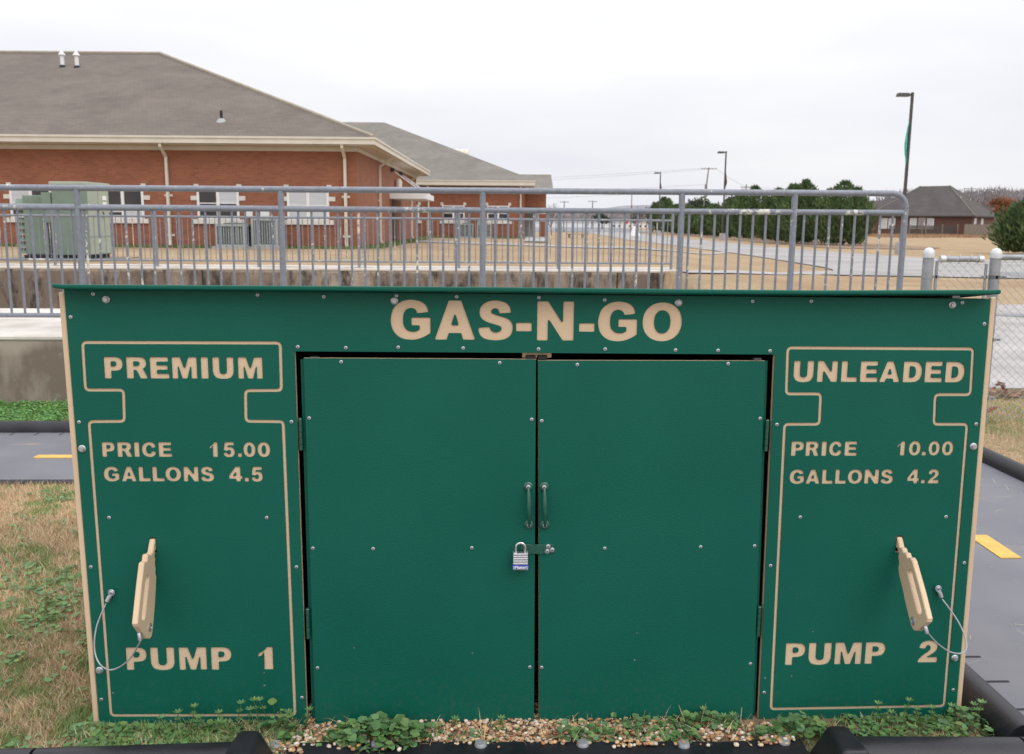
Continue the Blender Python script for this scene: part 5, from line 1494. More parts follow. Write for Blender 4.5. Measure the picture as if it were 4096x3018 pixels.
def slot_hole(p0, p1, r):
    a_, b_ = Vector(p0), Vector(p1); d = (b_ - a_).normalized(); n_ = Vector((-d.y, d.x)); out_ = []
    for k in range(9): t_ = math.pi * k / 8; q = a_ + (n_ * math.cos(t_) - d * math.sin(t_)) * r; out_.append((q.x, q.y))
    for k in range(9): t_ = math.pi * k / 8; q = b_ + (-n_ * math.cos(t_) + d * math.sin(t_)) * r; out_.append((q.x, q.y))
    return out_
nozzle(profL, slot_hole((.072, .466), (.113, .384), .0125), D['nozL'][0], 1, D['nozLbolt'], D['nozLbot'], D['cabL'], D['eyeL'], 'tan toy fuel nozzle on the pump 1 side, hanging nearly upright')
nozzle(profR, slot_hole((.0875, .476), (.154, .402), .0118), D['nozR'][0], -1, D['nozRbolt'], D['nozRbot'], D['cabR'], D['eyeR'], 'tan toy fuel nozzle on the pump 2 side, jutting out at a slant')

# ------------------------------------------------------------------ vegetation
def vnoise(x, y, s, seed=0):
    """cheap smooth value noise"""
    r_ = np.random.default_rng(1000 + seed); g = r_.random((64, 64))
    u, v = np.asarray(x) * s, np.asarray(y) * s
    i, j = np.floor(u).astype(int), np.floor(v).astype(int)
    fu, fv = u - i, v - j
    fu = fu * fu * (3 - 2 * fu); fv = fv * fv * (3 - 2 * fv)
    A = g[i % 64, j % 64]; B = g[(i + 1) % 64, j % 64]; C_ = g[i % 64, (j + 1) % 64]; D_ = g[(i + 1) % 64, (j + 1) % 64]
    return (A * (1 - fu) + B * fu) * (1 - fv) + (C_ * (1 - fu) + D_ * fu) * fv


def blades(px_, py_, pz_, length, width, lean, cols):
    """curved grass blades: 5 verts, one quad split + tip -> tris"""
    n = len(px_)
    az = rng.uniform(0, 2 * np.pi, n)
    dx, dy = np.cos(az), np.sin(az)
    sx, sy = -dy, dx
    rot = rng.uniform(-1, 1, n)
    sx, sy = sx * np.cos(rot) - sy * np.sin(rot), sx * np.sin(rot) + sy * np.cos(rot)
    th1 = lean * rng.uniform(.3, 1.0, n); th2 = np.clip(th1 * rng.uniform(1.0, 1.7, n), 0, 1.75)
    l1 = length * .55; l2 = length * .45
    b = np.stack([px_, py_, pz_], -1)
    m_ = b + np.stack([dx * np.sin(th1) * l1, dy * np.sin(th1) * l1, np.cos(th1) * l1], -1)
    t_ = m_ + np.stack([dx * np.sin(th2) * l2, dy * np.sin(th2) * l2, np.cos(th2) * l2], -1)
    t_[:, 2] = np.maximum(t_[:, 2], pz_ + .002)
    s = np.stack([sx, sy, np.zeros(n)], -1) * (width / 2)[:, None]
    V = np.stack([b - s, b + s, m_ + s * .8, m_ - s * .8, t_], 1).reshape(-1, 3)
    k = np.arange(n)[:, None] * 5
    F = np.concatenate([k + [[0, 1, 2]], k + [[0, 2, 3]], k + [[3, 2, 4]]], 0)
    Cc = np.repeat(cols, 5, 0)
    return V, F, Cc


TANS = np.array([[.60, .445, .27], [.68, .53, .34], [.50, .35, .20], [.76, .63, .44], [.40, .265, .15], [.64, .48, .30]])
GRNS = np.array([[.22, .31, .09], [.17, .26, .075], [.33, .37, .15], [.21, .33, .13]])


def pick(pal, n, jit=.15):
    c = pal[rng.integers(0, len(pal), n)]
    return np.clip(c * rng.uniform(1 - jit, 1 + jit, (n, 1)) * rng.uniform(.95, 1.05, (n, 3)), 0, 1)


def leaf_disc(scallop=True):
    """round lobed leaf lying in xy, stalk end at origin, unit diameter"""
    pts = [(0, .06, 0.02)]
    n = 11
    for k in range(n):
        t_ = -math.pi / 2 + .35 + (2 * math.pi - .7) * k / (n - 1)
        r_ = .5 * (1.0 + (.07 if k % 2 else -.06))
        pts.append((r_ * math.cos(t_), .5 + r_ * math.sin(t_), .09 * (abs(math.cos(t_))) + .04 * (k % 2)))
    V = np.array(pts); F = np.array([[0, k, k + 1] for k in range(1, n)])
    return V, F


LV, LF = leaf_disc()


def leaves(base, size, az, tilt, cols):
    """place the leaf disc many times; base (n,3) is the stalk end"""
    n = len(base)
    c, s = np.cos(az), np.sin(az); ct, st_ = np.cos(tilt), np.sin(tilt)
    P = LV[None] * size[:, None, None]
    y = P[..., 1] * ct[:, None] - P[..., 2] * st_[:, None]; z = P[..., 1] * st_[:, None] + P[..., 2] * ct[:, None]; x = P[..., 0]
    X = x * c[:, None] - y * s[:, None]; Y = x * s[:, None] + y * c[:, None]
    V = np.stack([X, Y, z], -1) + base[:, None]
    m = len(LV)
    F = (LF[None] + (np.arange(n) * m)[:, None, None]).reshape(-1, 3)
    return V.reshape(-1, 3), F, np.repeat(cols, m, 0)


def join(parts):
    Vs, Fs, Cs, o_ = [], [], [], 0
    for V, F, C_ in parts:
        Vs.append(V); Fs.append(F + o_); Cs.append(C_); o_ += len(V)
    return np.concatenate(Vs), np.concatenate(Fs), np.concatenate(Cs)


# dormant lawn beside the shed
def turf(name, n, x0, x1, y0, y1, greenf, z=0.0, seed=0, mask=None, lmul=1.0, wmul=1.0):
    x = rng.uniform(x0, x1, n); y = rng.uniform(y0, y1, n)
    if mask is not None:
        k = mask(x, y); x, y = x[k], y[k]; n = len(x)
    g = vnoise(x + 50, y + 50, 5.2, seed) * .4 + vnoise(x + 50, y + 50, 17, seed + 1) * .6
    isg = g + rng.uniform(-.2, .2, n) < greenf(x, y)
    cols = np.where(isg[:, None], pick(GRNS, n), pick(TANS, n))
    tone = .8 + .4 * vnoise(x + 50, y + 50, 3.0, seed + 2)
    cols = np.clip(cols * tone[:, None], 0, 1)
    ln = rng.uniform(.018, .055, n) * np.where(isg, .75, 1.0) * lmul
    V, F, C_ = blades(x, y, np.full(n, z) + T(x, y), ln, rng.uniform(.0012, .0025, n) * wmul, np.where(isg, .95, 1.35), cols)
    o = link(name, tri_mesh(name, V, F, C_, M['blade']))
    return tag(o, kind='stuff')


def gl(x, y): return .36 + .10 * (1 - ss(.1, .9, y)) + .05 * ss(1.7, 2.1, y)
turf('dry_grass', 300000, -2.95, -1.22, -.24, 2.43, gl)
turf('dry_grass', 30000, -4.5, -2.95, .2, 2.40, gl, seed=9)
turf('dry_grass', 26000, 2.98, 4.8, 2.2, 5.3, lambda x, y: np.where(y > 3.45, .62, .30), seed=5, mask=lambda x, y: (x - 2.2) ** 2 + (y - 2.95) ** 2 > .62)
turf('dry_grass', 22000, 3.0, 5.6, 3.6, 5.3, lambda x, y: .62 - .2 * (y > 4.5), seed=15)
turf('dry_grass', 26000, -7.5, -1.2, 3.73, 4.56, lambda x, y: .66 - .25 * (x > -3.05), seed=6)
turf('dry_grass', 16000, -1.2, 1.26, .9, 2.4, gl, seed=7)
turf('dry_grass', 9000, -1.25, -.66, -.235, -.005, lambda x, y: .62, seed=8)
turf('dry_grass', 3200, .70, 1.27, -.235, -.005, lambda x, y: .60, seed=11, lmul=.8)
turf('dry_grass', 900, -.66, .70, -.13, -.005, lambda x, y: .45, seed=12, lmul=.8)
# soil under the planting strip
so = drape('soil_strip', [(-1.3, -.26), (1.3, -.26), (1.3, .25), (-1.3, .25)], M['soil'], .004, .2)

LG = np.array([[.125, .25, .085], [.10, .21, .075], [.155, .28, .10], [.135, .255, .115], [.185, .29, .095]])


def weed_leaves(cx, cy, rx, ry, h, n, size, z0=0.0, lift=.5):
    a_ = rng.uniform(0, 2 * np.pi, n); r_ = np.sqrt(rng.random(n))
    x = cx + rx * r_ * np.cos(a_); y = cy + ry * r_ * np.sin(a_)
    z = z0 + h * (1 - r_ ** 2 * .75) * rng.uniform(.35, 1.0, n)
    n2_ = int(n * .35)
    sz = size * .86 * np.where(np.arange(n) < n2_, rng.uniform(.35, .6, n), rng.uniform(.6, 1.2, n))
    az = rng.uniform(0, 2 * np.pi, n)
    L = leaves(np.stack([x, y, z], -1), sz, az, rng.normal(.25, .35, n), pick(LG, n, .22))
    # stalks
    k = rng.choice(n, max(3, n // 2), replace=False)
    q = len(k)
    bx = cx + (x[k] - cx) * .55; by = cy + (y[k] - cy) * .55
    b = np.stack([bx, by, np.full(q, z0)], -1); t_ = np.stack([x[k], y[k], z[k]], -1)
    w_ = np.array([.0009, 0, 0])
    V = np.stack([b - w_, b + w_, t_ + w_ * .7, t_ - w_ * .7], 1).reshape(-1, 3)
    kk = np.arange(q)[:, None] * 4
    F = np.concatenate([kk + [[0, 1, 2]], kk + [[0, 2, 3]]])
    return join([L, (V, F, np.repeat(pick(np.array([[.11, .17, .06]]), q), 4, 0))])


def sprigs(pts, h, n_whorl=3):
    """cleaver-like stems: a thin stem with whorls of narrow leaves"""
    parts = []
    for (x, y) in pts:
        hh = h * random.uniform(.7, 1.25); ax, ay = random.uniform(-.35, .35) * hh, random.uniform(-.35, .15) * hh
        b = np.array([x, y, 0.0]); t_ = np.array([x + ax, y + ay, hh])
        w_ = np.array([.0011, 0, 0])
        parts.append((np.stack([b - w_, b + w_, t_ + w_, t_ - w_]), np.array([[0, 1, 2], [0, 2, 3]]), np.tile([[.12, .19, .06]], (4, 1))))
        for k in range(n_whorl):
            u_ = 1 - k * .28
            c_ = b + (t_ - b) * u_
            m = 7
            aa = np.linspace(0, 2 * np.pi, m, endpoint=False) + random.random()
            ln = .012 * (1.15 - .2 * k)
            d = np.stack([np.cos(aa), np.sin(aa), np.full(m, .55)], -1)
            s = np.stack([-np.sin(aa), np.cos(aa), np.zeros(m)], -1)
            V = np.stack([np.tile(c_, (m, 1)), c_ + d * ln * .6 + s * ln * .22, c_ + d * ln, c_ + d * ln * .6 - s * ln * .22], 1).reshape(-1, 3)
            kk = np.arange(m)[:, None] * 4
            parts.append((V, np.concatenate([kk + [[0, 1, 2]], kk + [[0, 2, 3]]]), np.repeat(pick(LG * 1.1, m), 4, 0)))
    return join(parts)


def weed(label, parts):
    V, F, C_ = join(parts)
    o = link('weed_clump', tri_mesh('weed_clump', V, F, C_, M['leaf']))
    return tag(o, label, 'weed', 'green weeds growing along the foot of the play shed')


weed('largest mound of round scalloped leaves in front of the left door', [weed_leaves(-.425, -.085, .135, .075, .062, 430, .026), weed_leaves(-.50, -.07, .07, .05, .05, 60, .024), weed_leaves(-.30, -.06, .06, .04, .035, 50, .02)])
weed('tall leafy weeds overlapping the lower right corner of the pump 1 outline', [weed_leaves(-.70, -.05, .085, .045, .06, 70, .024), weed_leaves(-.705, -.03, .03, .02, .115, 6, .027), sprigs([(-.79, -.03), (-.76, -.02), (-.66, -.025), (-.64, -.03), (-.83, -.03), (-.73, -.02)], .085)])
weed('small round-leaved weeds at the left foot of the pump 1 panel', [weed_leaves(-1.12, -.045, .11, .04, .034, 75, .022), weed_leaves(-1.02, -.06, .06, .04, .028, 30, .018)])
weed('row of thin whorled sprigs in front of the pump 1 panel', [sprigs([(-1.01, -.04), (-.985, -.05), (-.955, -.03), (-.93, -.04), (-.905, -.03), (-.88, -.05), (-.86, -.03), (-.84, -.05)], .062), weed_leaves(-.92, -.09, .10, .03, .02, 60, .014)])
weed('low leafy weeds by the gravel just right of the door gap', [weed_leaves(.145, -.085, .095, .05, .040, 130, .021)])
weed('small weeds against the middle of the right door', [weed_leaves(.29, -.045, .05, .03, .045, 48, .023), weed_leaves(.225, -.02, .012, .01, .055, 3, .022)])
weed('spreading weeds in front of the right door near the tan stop edge', [weed_leaves(.475, -.04, .12, .04, .045, 150, .022), weed_leaves(.40, -.11, .06, .035, .04, 70, .022), sprigs([(.53, -.03), (.47, -.02), (.56, -.03)], .045)])
weed('big-leaved weed clump at the left foot of the pump 2 panel', [weed_leaves(.74, -.09, .085, .05, .065, 85, .030), weed_leaves(.655, -.10, .06, .04, .04, 45, .024)])
weed('tangle of thin weeds along the foot of the pump 2 panel', [weed_leaves(1.10, -.06, .10, .05, .035, 110, .018), weed_leaves(.93, -.05, .05, .04, .03, 40, .018), sprigs([(1.05, -.03), (1.09, -.03), (1.13, -.04), (.98, -.03), (1.17, -.05), (1.01, -.05)], .06)])
weed('weeds spilling round the right-hand foot of the shed beside the curb', [weed_leaves(1.235, -.07, .06, .10, .05, 120, .022), sprigs([(1.24, -.03), (1.25, -.05), (1.225, -.06)], .08)])
V, F, C_ = join([weed_leaves(-.12, -.06, .11, .05, .02, 32, .016), weed_leaves(-.20, -.09, .05, .03, .025, 26, .016), sprigs([(-.22, -.02), (-.10, -.03)], .035)])
tag(link('seedlings', tri_mesh('seedlings', V, F, C_, M['leaf'])), kind='stuff')

# clover-like weeds through the lawn and along the wall
def leafmat(n, x0, x1, y0, y1, dens, size, h=.018, z=0.0):
    x = rng.uniform(x0, x1, n); y = rng.uniform(y0, y1, n)
    k = dens(x, y) > rng.random(n); x, y = x[k], y[k]; n = len(x)
    return leaves(np.stack([x, y, z + T(x, y) + rng.uniform(.004, h, n)], -1), size * rng.uniform(.6, 1.4, n), rng.uniform(0, 6.28, n), rng.normal(.1, .3, n), pick(LG * 1.05, n, .25))
def dl_(x, y):
    p = vnoise(x + 50, y + 50, 3.6, 31) * .6 + vnoise(x + 50, y + 50, 9, 32) * .4
    p = p * .6 + .4 * vnoise(x + 50, y + 50, 22, 33)
    return np.clip((p - .60 + .16 * (1 - ss(.05, .95, y)) + .02 * ss(1.9, 2.2, y)) * 3.0, 0, .7)
V, F, C_ = join([leafmat(60000, -2.9, -1.22, -.24, 2.43, dl_, .0155, .026), leafmat(3500, -1.25, -.66, -.235, -.0, lambda x, y: .5 + 0 * x, .015), leafmat(3000, .72, 1.27, -.235, -.0, lambda x, y: np.clip((vnoise(x + 9, y + 9, 12, 43) - .45) * 2.2, 0, .6), .013),
                 leafmat(1500, -.68, .72, -.13, -.01, lambda x, y: np.clip((vnoise(x + 9, y + 9, 9, 41) - .55) * 4, 0, 1), .013)])
tag(link('ground_cover', tri_mesh('ground_cover', V, F, C_, M['leaf'])), kind='stuff')
def dw(x, y): return np.clip(1.25 - .9 * ((x > -3.1) & (y < 4.2)) - .35 * vnoise(x + 20, y + 20, 4, 51), 0, 1)
V, F, C_ = join([leafmat(60000, -5.5, -2.55, 3.74, 4.55, dw, .0135, .05), leafmat(12000, -2.55, 3.2, 3.74, 4.55, dw, .016, .05)])
C_ = np.clip(C_ * np.array([1.15, 1.25, 1.0]), 0, 1)
tag(link('ground_cover', tri_mesh('ground_cover', V, F, C_, M['leaf'])), kind='stuff')

# pea gravel in front of the doors
bmp = bmesh.new(); bmesh.ops.create_icosphere(bmp, subdivisions=1, radius=1.0)
PV = np.array([v.co[:] for v in bmp.verts]); PF = np.array([[v.index for v in f.verts] for f in bmp.faces]); bmp.free()
PEB = np.array([[.56, .42, .27], [.50, .30, .14], [.62, .52, .40], [.38, .19, .09], [.54, .36, .20], [.68, .60, .50], [.30, .16, .09], [.50, .38, .29], [.44, .26, .13]])
def gravel(n, x0, x1, y0, y1, z):
    x = rng.uniform(x0, x1, n); y = rng.uniform(y0, y1, n)
    s = rng.uniform(.0036, .0088, n)
    P = PV[None] * (s[:, None, None] * np.stack([rng.uniform(.8, 1.4, n), rng.uniform(.7, 1.1, n), rng.uniform(.45, .75, n)], -1)[:, None])
    P = P * (1 + rng.uniform(-.14, .14, (n, len(PV), 1)))
    a_ = rng.uniform(0, 6.28, n); c, s_ = np.cos(a_)[:, None], np.sin(a_)[:, None]
    X = P[..., 0] * c - P[..., 1] * s_; Y = P[..., 0] * s_ + P[..., 1] * c
    V = np.stack([X + x[:, None], Y + y[:, None], P[..., 2] + (z + rng.uniform(0, .008, n))[:, None]], -1)
    F = (PF[None] + (np.arange(n) * len(PV))[:, None, None]).reshape(-1, 3)
    return V.reshape(-1, 3), F, np.repeat(pick(PEB, n, .2), len(PV), 0)
V, F, C_ = join([gravel(2500, -.66, .52, -.125, .10, .006), gravel(110, .52, .72, -.125, -.03, .006), gravel(45, -.72, .72, -.16, -.12, .018), gravel(30, .60, .72, -.15, -.12, .018), gravel(26, -.70, -.62, -.17, -.12, .018), gravel(30, .22, .33, -.16, -.13, .018)])
tag(link('pea_gravel', tri_mesh('pea_gravel', V, F, C_, M['pebble'], True)), kind='stuff')
# dry straw bits over the gravel
n = 260
x = rng.uniform(-.68, .75, n); y = rng.uniform(-.13, -.01, n)
V, F, C_ = blades(x, y, np.full(n, .014), rng.uniform(.03, .07, n), rng.uniform(.0012, .002, n), np.full(n, 1.5), pick(TANS * 1.15, n))
tag(link('dry_straw', tri_mesh('dry_straw', V, F, C_, M['blade'])), kind='stuff')
# fallen leaf by the fence
V, F, C_ = leaves(np.array([[3.40, 4.05, .05], [3.47, 4.06, .055], [3.53, 4.03, .05]]), np.array([.13, .15, .11]), np.array([1.2, .2, 4.4]), np.array([.5, .35, .6]), np.array([[.30, .09, .03], [.36, .11, .04], [.26, .08, .03]]))
tag(link('fallen_leaf', tri_mesh('fallen_leaf', V, F, C_, M['leaf'])), 'curled reddish brown dead leaves lying under the chain-link fence', 'leaf')

nl = 130
V, F, C_ = leaves(np.stack([rng.uniform(3.55, 6.0, nl), rng.uniform(4.85, 5.3, nl), rng.uniform(.02, .045, nl)], -1), rng.uniform(.04, .09, nl), rng.uniform(0, 6, nl), rng.normal(.1, .4, nl), pick(np.array([[.22, .10, .05], [.15, .075, .045], [.30, .17, .09]]), nl))
tag(link('leaf_litter', tri_mesh('leaf_litter', V, F, C_, M['leaf'])), kind='stuff')
# blown grass bits on the mats and along the curbs
n = 420
x = np.concatenate([rng.uniform(-6, -1.2, 200), rng.uniform(1.4, 2.85, 220)]); y = np.concatenate([rng.uniform(2.45, 3.6, 200), rng.uniform(-.2, 3.0, 220)])
V, F, C_ = blades(x, y, np.full(n, .0165), rng.uniform(.015, .05, n), rng.uniform(.0012, .0022, n), np.full(n, 1.6), pick(TANS, n))
tag(link('dry_straw', tri_mesh('dry_straw', V, F, C_, M['blade'])), kind='stuff')

# green strip of grass along the foot of the school walls
def strip(p0, p1, depth, n, hgt):
    u = rng.random(n); w_ = rng.random(n) ** 1.6 * depth
    d = np.array([p1[0] - p0[0], p1[1] - p0[1]]); L_ = np.hypot(*d); nn = np.array([d[1], -d[0]]) / L_
    x = p0[0] + d[0] * u + nn[0] * w_; y = p0[1] + d[1] * u + nn[1] * w_
    return blades(x, y, T(x, y), rng.uniform(.6, 1.3, n) * hgt, np.full(n, .03), np.full(n, .7), pick(np.array([[.11, .20, .055], [.16, .23, .07], [.26, .24, .10]]), n))
cs, sn = math.cos(TH), math.sin(TH)
def lw(O, x, y): return (O[0] + x * cs - y * sn, O[1] + x * sn + y * cs)
V, F, C_ = join([strip(lw(O1, -16, -.05), lw(O1, 0, -.05), .8, 6500, .09), strip(lw(O1, .05, 0), lw(O1, .05, 17), .7, 3200, .10), strip(lw(O2, -4, -.05), lw(O2, 5.6, -.05), .9, 3000, .11)])
tag(link('green_grass_strip', tri_mesh('green_grass_strip', V, F, C_, M['blade'])), kind='stuff')


# ------------------------------------------------------------------ trees
def evergreen(x, y, h, rad, label, n=9000, seed=1, spires=4, spray=.26, group='dark evergreens lining the driveway', lean=0.0):
    global rng
    keep = rng; rng = np.random.default_rng(500 + seed)
    t = empty('evergreen_tree', (x, y, Tf(x, y)), 0, label, 'tree', group)
    parts = []
    sp = [(0.0, 0.0, h, rad)]
    for k in range(spires):
        a_ = 2 * np.pi * k / spires + rng.uniform(0, 1)
        q_ = rng.uniform(.45, .8); sp.append((rad * q_ * np.cos(a_), rad * q_ * np.sin(a_), h * rng.uniform(.72, .99), rad * rng.uniform(.42, .6)))
    wsum = sum(s[2] * s[3] for s in sp)
    for cx, cy, hh, rr in sp:
        m = int(n * hh * rr / wsum)
        u = rng.random(m) ** .85
        prof = np.interp(u, [0, .06, .3, .55, .8, 1], [.36, .58, .95, 1.0, .62, .05])
        a_ = rng.uniform(0, 2 * np.pi, m)
        lump = 1 + .26 * (vnoise(a_ * 2 + 7, u * 9 + seed, 1.0, seed) - .5) * 2
        r_ = rr * prof * lump * (rng.random(m) ** .33) * np.where(rng.random(m) < .14, rng.uniform(1.05, 1.3, m), 1.0)
        px_, py_, pz_ = cx + r_ * np.cos(a_) + lean * u, cy + r_ * np.sin(a_), u * hh * .97 + .05
        d = np.stack([np.cos(a_) * .6, np.sin(a_) * .6, np.full(m, 1.0)], -1) + rng.normal(0, .32, (m, 3))
        d /= np.linalg.norm(d, axis=1)[:, None]
        s = np.cross(d, rng.normal(0, 1, (m, 3))); s /= np.linalg.norm(s, axis=1)[:, None]
        ln = spray * rng.uniform(.5, 1.5, m) * np.clip(1.1 - .3 * u, .6, 1); wd = ln * .25
        b = np.stack([px_, py_, pz_], -1)
        V = np.stack([b, b + d * ln[:, None] * .5 + s * wd[:, None] * .5, b + d * ln[:, None], b + d * ln[:, None] * .5 - s * wd[:, None] * .5], 1).reshape(-1, 3)
        k = np.arange(m)[:, None] * 4
        F = np.concatenate([k + [[0, 1, 2]], k + [[0, 2, 3]]])
        tone = .65 + .7 * vnoise(a_ * 2.5 + seed, u * 8 + 3, 1.0, seed + 3)
        base = np.array([[.085, .138, .055], [.108, .165, .066], [.062, .11, .046], [.15, .185, .078]])[rng.integers(0, 4, m)] * tone[:, None]
        parts.append((V, F, np.repeat(base, 4, 0)))
    V, F, C_ = join(parts)
    link('crown', tri_mesh('crown', V, F, C_, M['needle']), t)
    MB().tube([(0, 0, -.3), (0, 0, h * .4), (0, 0, h * .8)], [.12, .09, .03], 7).build('trunk', M['bark'], t)
    rng = keep
    return t


ev = [(25.9, 63.4, 4.5, 2.0, 'nearest bushy evergreen at the right end of the second evergreen group', 14000, 7),
      (24.4, 67.2, 4.75, 1.5, 'evergreen with a thin pointed tip, second from the right end', 11000, 6),
      (24.9, 71.5, 4.6, 1.5, 'evergreen third from the right end, behind the railing post', 8000, 3),
      (25.7, 77.5, 4.5, 1.5, 'evergreen fourth from the right end with yellowish top', 8000, 3),
      (26.0, 85.5, 5.0, 1.75, 'evergreen at the left end of the second group, beside the gap in the row', 9000, 3),
      (27.2, 98.0, 3.95, 1.8, 'evergreen just left of the gap in the row, behind the second lamp', 8000, 3),
      (27.5, 106, 3.7, 1.9, 'evergreen second left of the gap in the row', 7000, 3),
      (28.2, 115, 3.6, 2.0, 'low evergreen in the middle of the far group', 6500, 3),
      (28.6, 124, 3.7, 2.1, 'evergreen third from the far left end of the row', 6000, 3),
      (28.9, 134, 4.2, 2.2, 'evergreen second from the far left end of the row', 6000, 3),
      (29.4, 146, 5.6, 2.2, 'farthest evergreen at the left end of the row beside the railing post', 6000, 2)]
for k, (x, y, h, r_, lb_, n_, s_) in enumerate(ev): evergreen(x, y, h, r_, lb_, n_, 20 + k, s_, .30 + .0016 * (y - 60))
evergreen(28.6, 45.0, 3.05, 1.65, 'dark evergreen bush at the right edge of the photo, behind the chain-link fence', 13000, 77, 8, .30, None)


def bare_tree(x, y, h, label, seed, spread=.5, col=(.14, .115, .105), leafy=None, n0=5, group='bare winter trees in the distance', depth=5, name='bare_tree'):
    r_ = random.Random(seed)
    t = empty(name, (x, y, Tf(x, y)), 0, label, 'tree', group)
    segs = []
    def grow(p, d, ln, w_, lv):
        q = p + d * ln
        segs.append((p, q, w_, w_ * .68, lv))
        if lv >= depth: return
        for k in range(2 + (r_.random() < .75) + (lv == 0)):
            nd = (d + Vector((r_.gauss(0, spread), r_.gauss(0, spread), r_.gauss(.12, .25)))).normalized()
            grow(p + d * ln * r_.uniform(.6, 1.0), nd, ln * r_.uniform(.62, .82), w_ * .6, lv + 1)
    grow(Vector((0, 0, -.2)), Vector((r_.gauss(0, .05), 0, 1)).normalized(), h * .27, h * .022, 0)
    def tubes(sel):
        Vs, Fs = [], []
        for p, q, a_, b_, lv in sel:
            d = (q - p).normalized(); o_ = d.orthogonal().normalized(); o2 = d.cross(o_)
            b0 = len(Vs)
            for c_, rr in ((p, a_), (q, b_)):
                for k in range(3):
                    an = 2 * math.pi * k / 3; v = c_ + (o_ * math.cos(an) + o2 * math.sin(an)) * max(rr, .012 * h / 8); Vs.append(v[:])
            for k in range(3):
                k2 = (k + 1) % 3
                Fs += [(b0 + k, b0 + k2, b0 + 3 + k2), (b0 + k, b0 + 3 + k2, b0 + 3 + k)]
        V = np.array(Vs); return V, np.array(Fs), np.tile(np.array([col]), (len(V), 1))
    link('trunk', tri_mesh('trunk', *tubes([s for s in segs if s[4] <= 1]), M['twig']), t)
    cr_ = [s for s in segs if s[4] > 1]
    V, F, C_ = tubes(cr_)
    if leafy is not None:
        e = np.array([s[1][:] for s in cr_ if s[4] >= depth - 2]); rg = np.random.default_rng(seed)
        m = 9000
        b = e[rg.integers(0, len(e), m)] + rg.normal(0, h * .035, (m, 3))
        d = rg.normal(0, 1, (m, 3)); d /= np.linalg.norm(d, axis=1)[:, None]; s = np.cross(d, rg.normal(0, 1, (m, 3))); s /= np.linalg.norm(s, axis=1)[:, None]
        L_ = h * .028
        Vv = np.stack([b, b + d * L_ * .5 + s * L_ * .35, b + d * L_, b + d * L_ * .5 - s * L_ * .35], 1).reshape(-1, 3); k = np.arange(m)[:, None] * 4
        cc = leafy[rg.integers(0, len(leafy), m)] * rg.uniform(.75, 1.25, (m, 1))
        V, F, C_ = join([(V, F, C_), (Vv, np.concatenate([k + [[0, 1, 2]], k + [[0, 2, 3]]]), np.repeat(cc, 4, 0))])
    link('crown', tri_mesh('crown', V, F, C_, M['twig']), t)
    return t


GREY = (.20, .17, .165)
RUST = np.array([[.26, .11, .055], [.20, .085, .045], [.31, .14, .07]])
bare_tree(95, 165, 9.3, 'rust brown oak still holding dead leaves, right behind the brown house', 3, .42, (.13, .09, .07), RUST, group=None, name='oak_tree')
bare_tree(56, 158, 10.2, 'thin bare tree rising above the evergreens right of centre', 5, .36, GREY)
bare_tree(49.5, 160, 7.6, 'bare tree behind the gap between the evergreen groups', 6, .5, GREY)
bare_tree(64, 240, 9.4, 'broad round bare tree left of the second lamp, behind the evergreens', 7, .55, (.24, .20, .20))
bare_tree(40.5, 240, 7.9, 'small pale bare tree between the third and fourth lamps', 8, .5, (.30, .26, .26))
bare_tree(64.0, 130, 4.2, 'little bare sapling in front of the brown house', 9, .45, (.24, .19, .17))
bare_tree(113, 178, 9.0, 'purplish bare tree at the right edge behind the house', 10, .45, (.20, .155, .16))
bare_tree(121, 180, 8.6, 'second purplish bare tree at the far right', 11, .45, (.18, .145, .15))
bare_tree(8.2, 104, 5.6, 'bare tree just behind the right end of the brick wing', 12, .5, GREY)
bare_tree(4.2, 108, 7.8, 'bare tree showing over the roof of the brick wing', 13, .5, GREY)


def pine(x, y, h, rad, label, seed):
    rg = np.random.default_rng(seed)
    t = empty('pine_tree', (x, y, 0), 0, label, 'tree', 'rounded pines on the horizon')
    m = 3500
    c0 = rg.normal(0, 1, (14, 3)); c0 /= np.linalg.norm(c0, axis=1)[:, None]
    c0 = c0 * rg.uniform(.3, .75, (14, 1)) * np.array([rad, rad, h * .32]) + np.array([0, 0, h * .62])
    b = c0[rg.integers(0, 14, m)] + rg.normal(0, .24, (m, 3)) * np.array([rad, rad, h * .28])
    d = rg.normal(0, 1, (m, 3)) + [0, 0, .6]; d /= np.linalg.norm(d, axis=1)[:, None]; s = np.cross(d, rg.normal(0, 1, (m, 3))); s /= np.linalg.norm(s, axis=1)[:, None]
    L_ = rad * .22
    V = np.stack([b, b + d * L_ * .5 + s * L_ * .25, b + d * L_, b + d * L_ * .5 - s * L_ * .25], 1).reshape(-1, 3); k = np.arange(m)[:, None] * 4
    cc = np.array([[.060, .085, .050], [.075, .095, .060], [.050, .072, .045]])[rg.integers(0, 3, m)] * rg.uniform(.75, 1.25, (m, 1))
    link('crown', tri_mesh('crown', V, np.concatenate([k + [[0, 1, 2]], k + [[0, 2, 3]]]), np.repeat(cc, 4, 0), M['needle']), t)
    MB().tube([(0, 0, -.3), (0, 0, h * .75)], [.2, .1], 6).build('trunk', M['bark'], t)
pine(60.0, 250, 9.2, 3.6, 'pointed pine on the horizon beside the leaning utility pole', 1)
pine(70.8, 250, 9.4, 4.4, 'rounded grey-green pine right of the second lamp post', 2)
pine(49.2, 250, 6.9, 3.6, 'low dark pine dome behind the third lamp post', 3)
pine(43.6, 255, 5.6, 1.9, 'tiny dark pine left of the third lamp post', 4)
pine(33.4, 250, 4.6, 2.2, 'small dark shrub-like pine behind the farthest lamp post', 5)


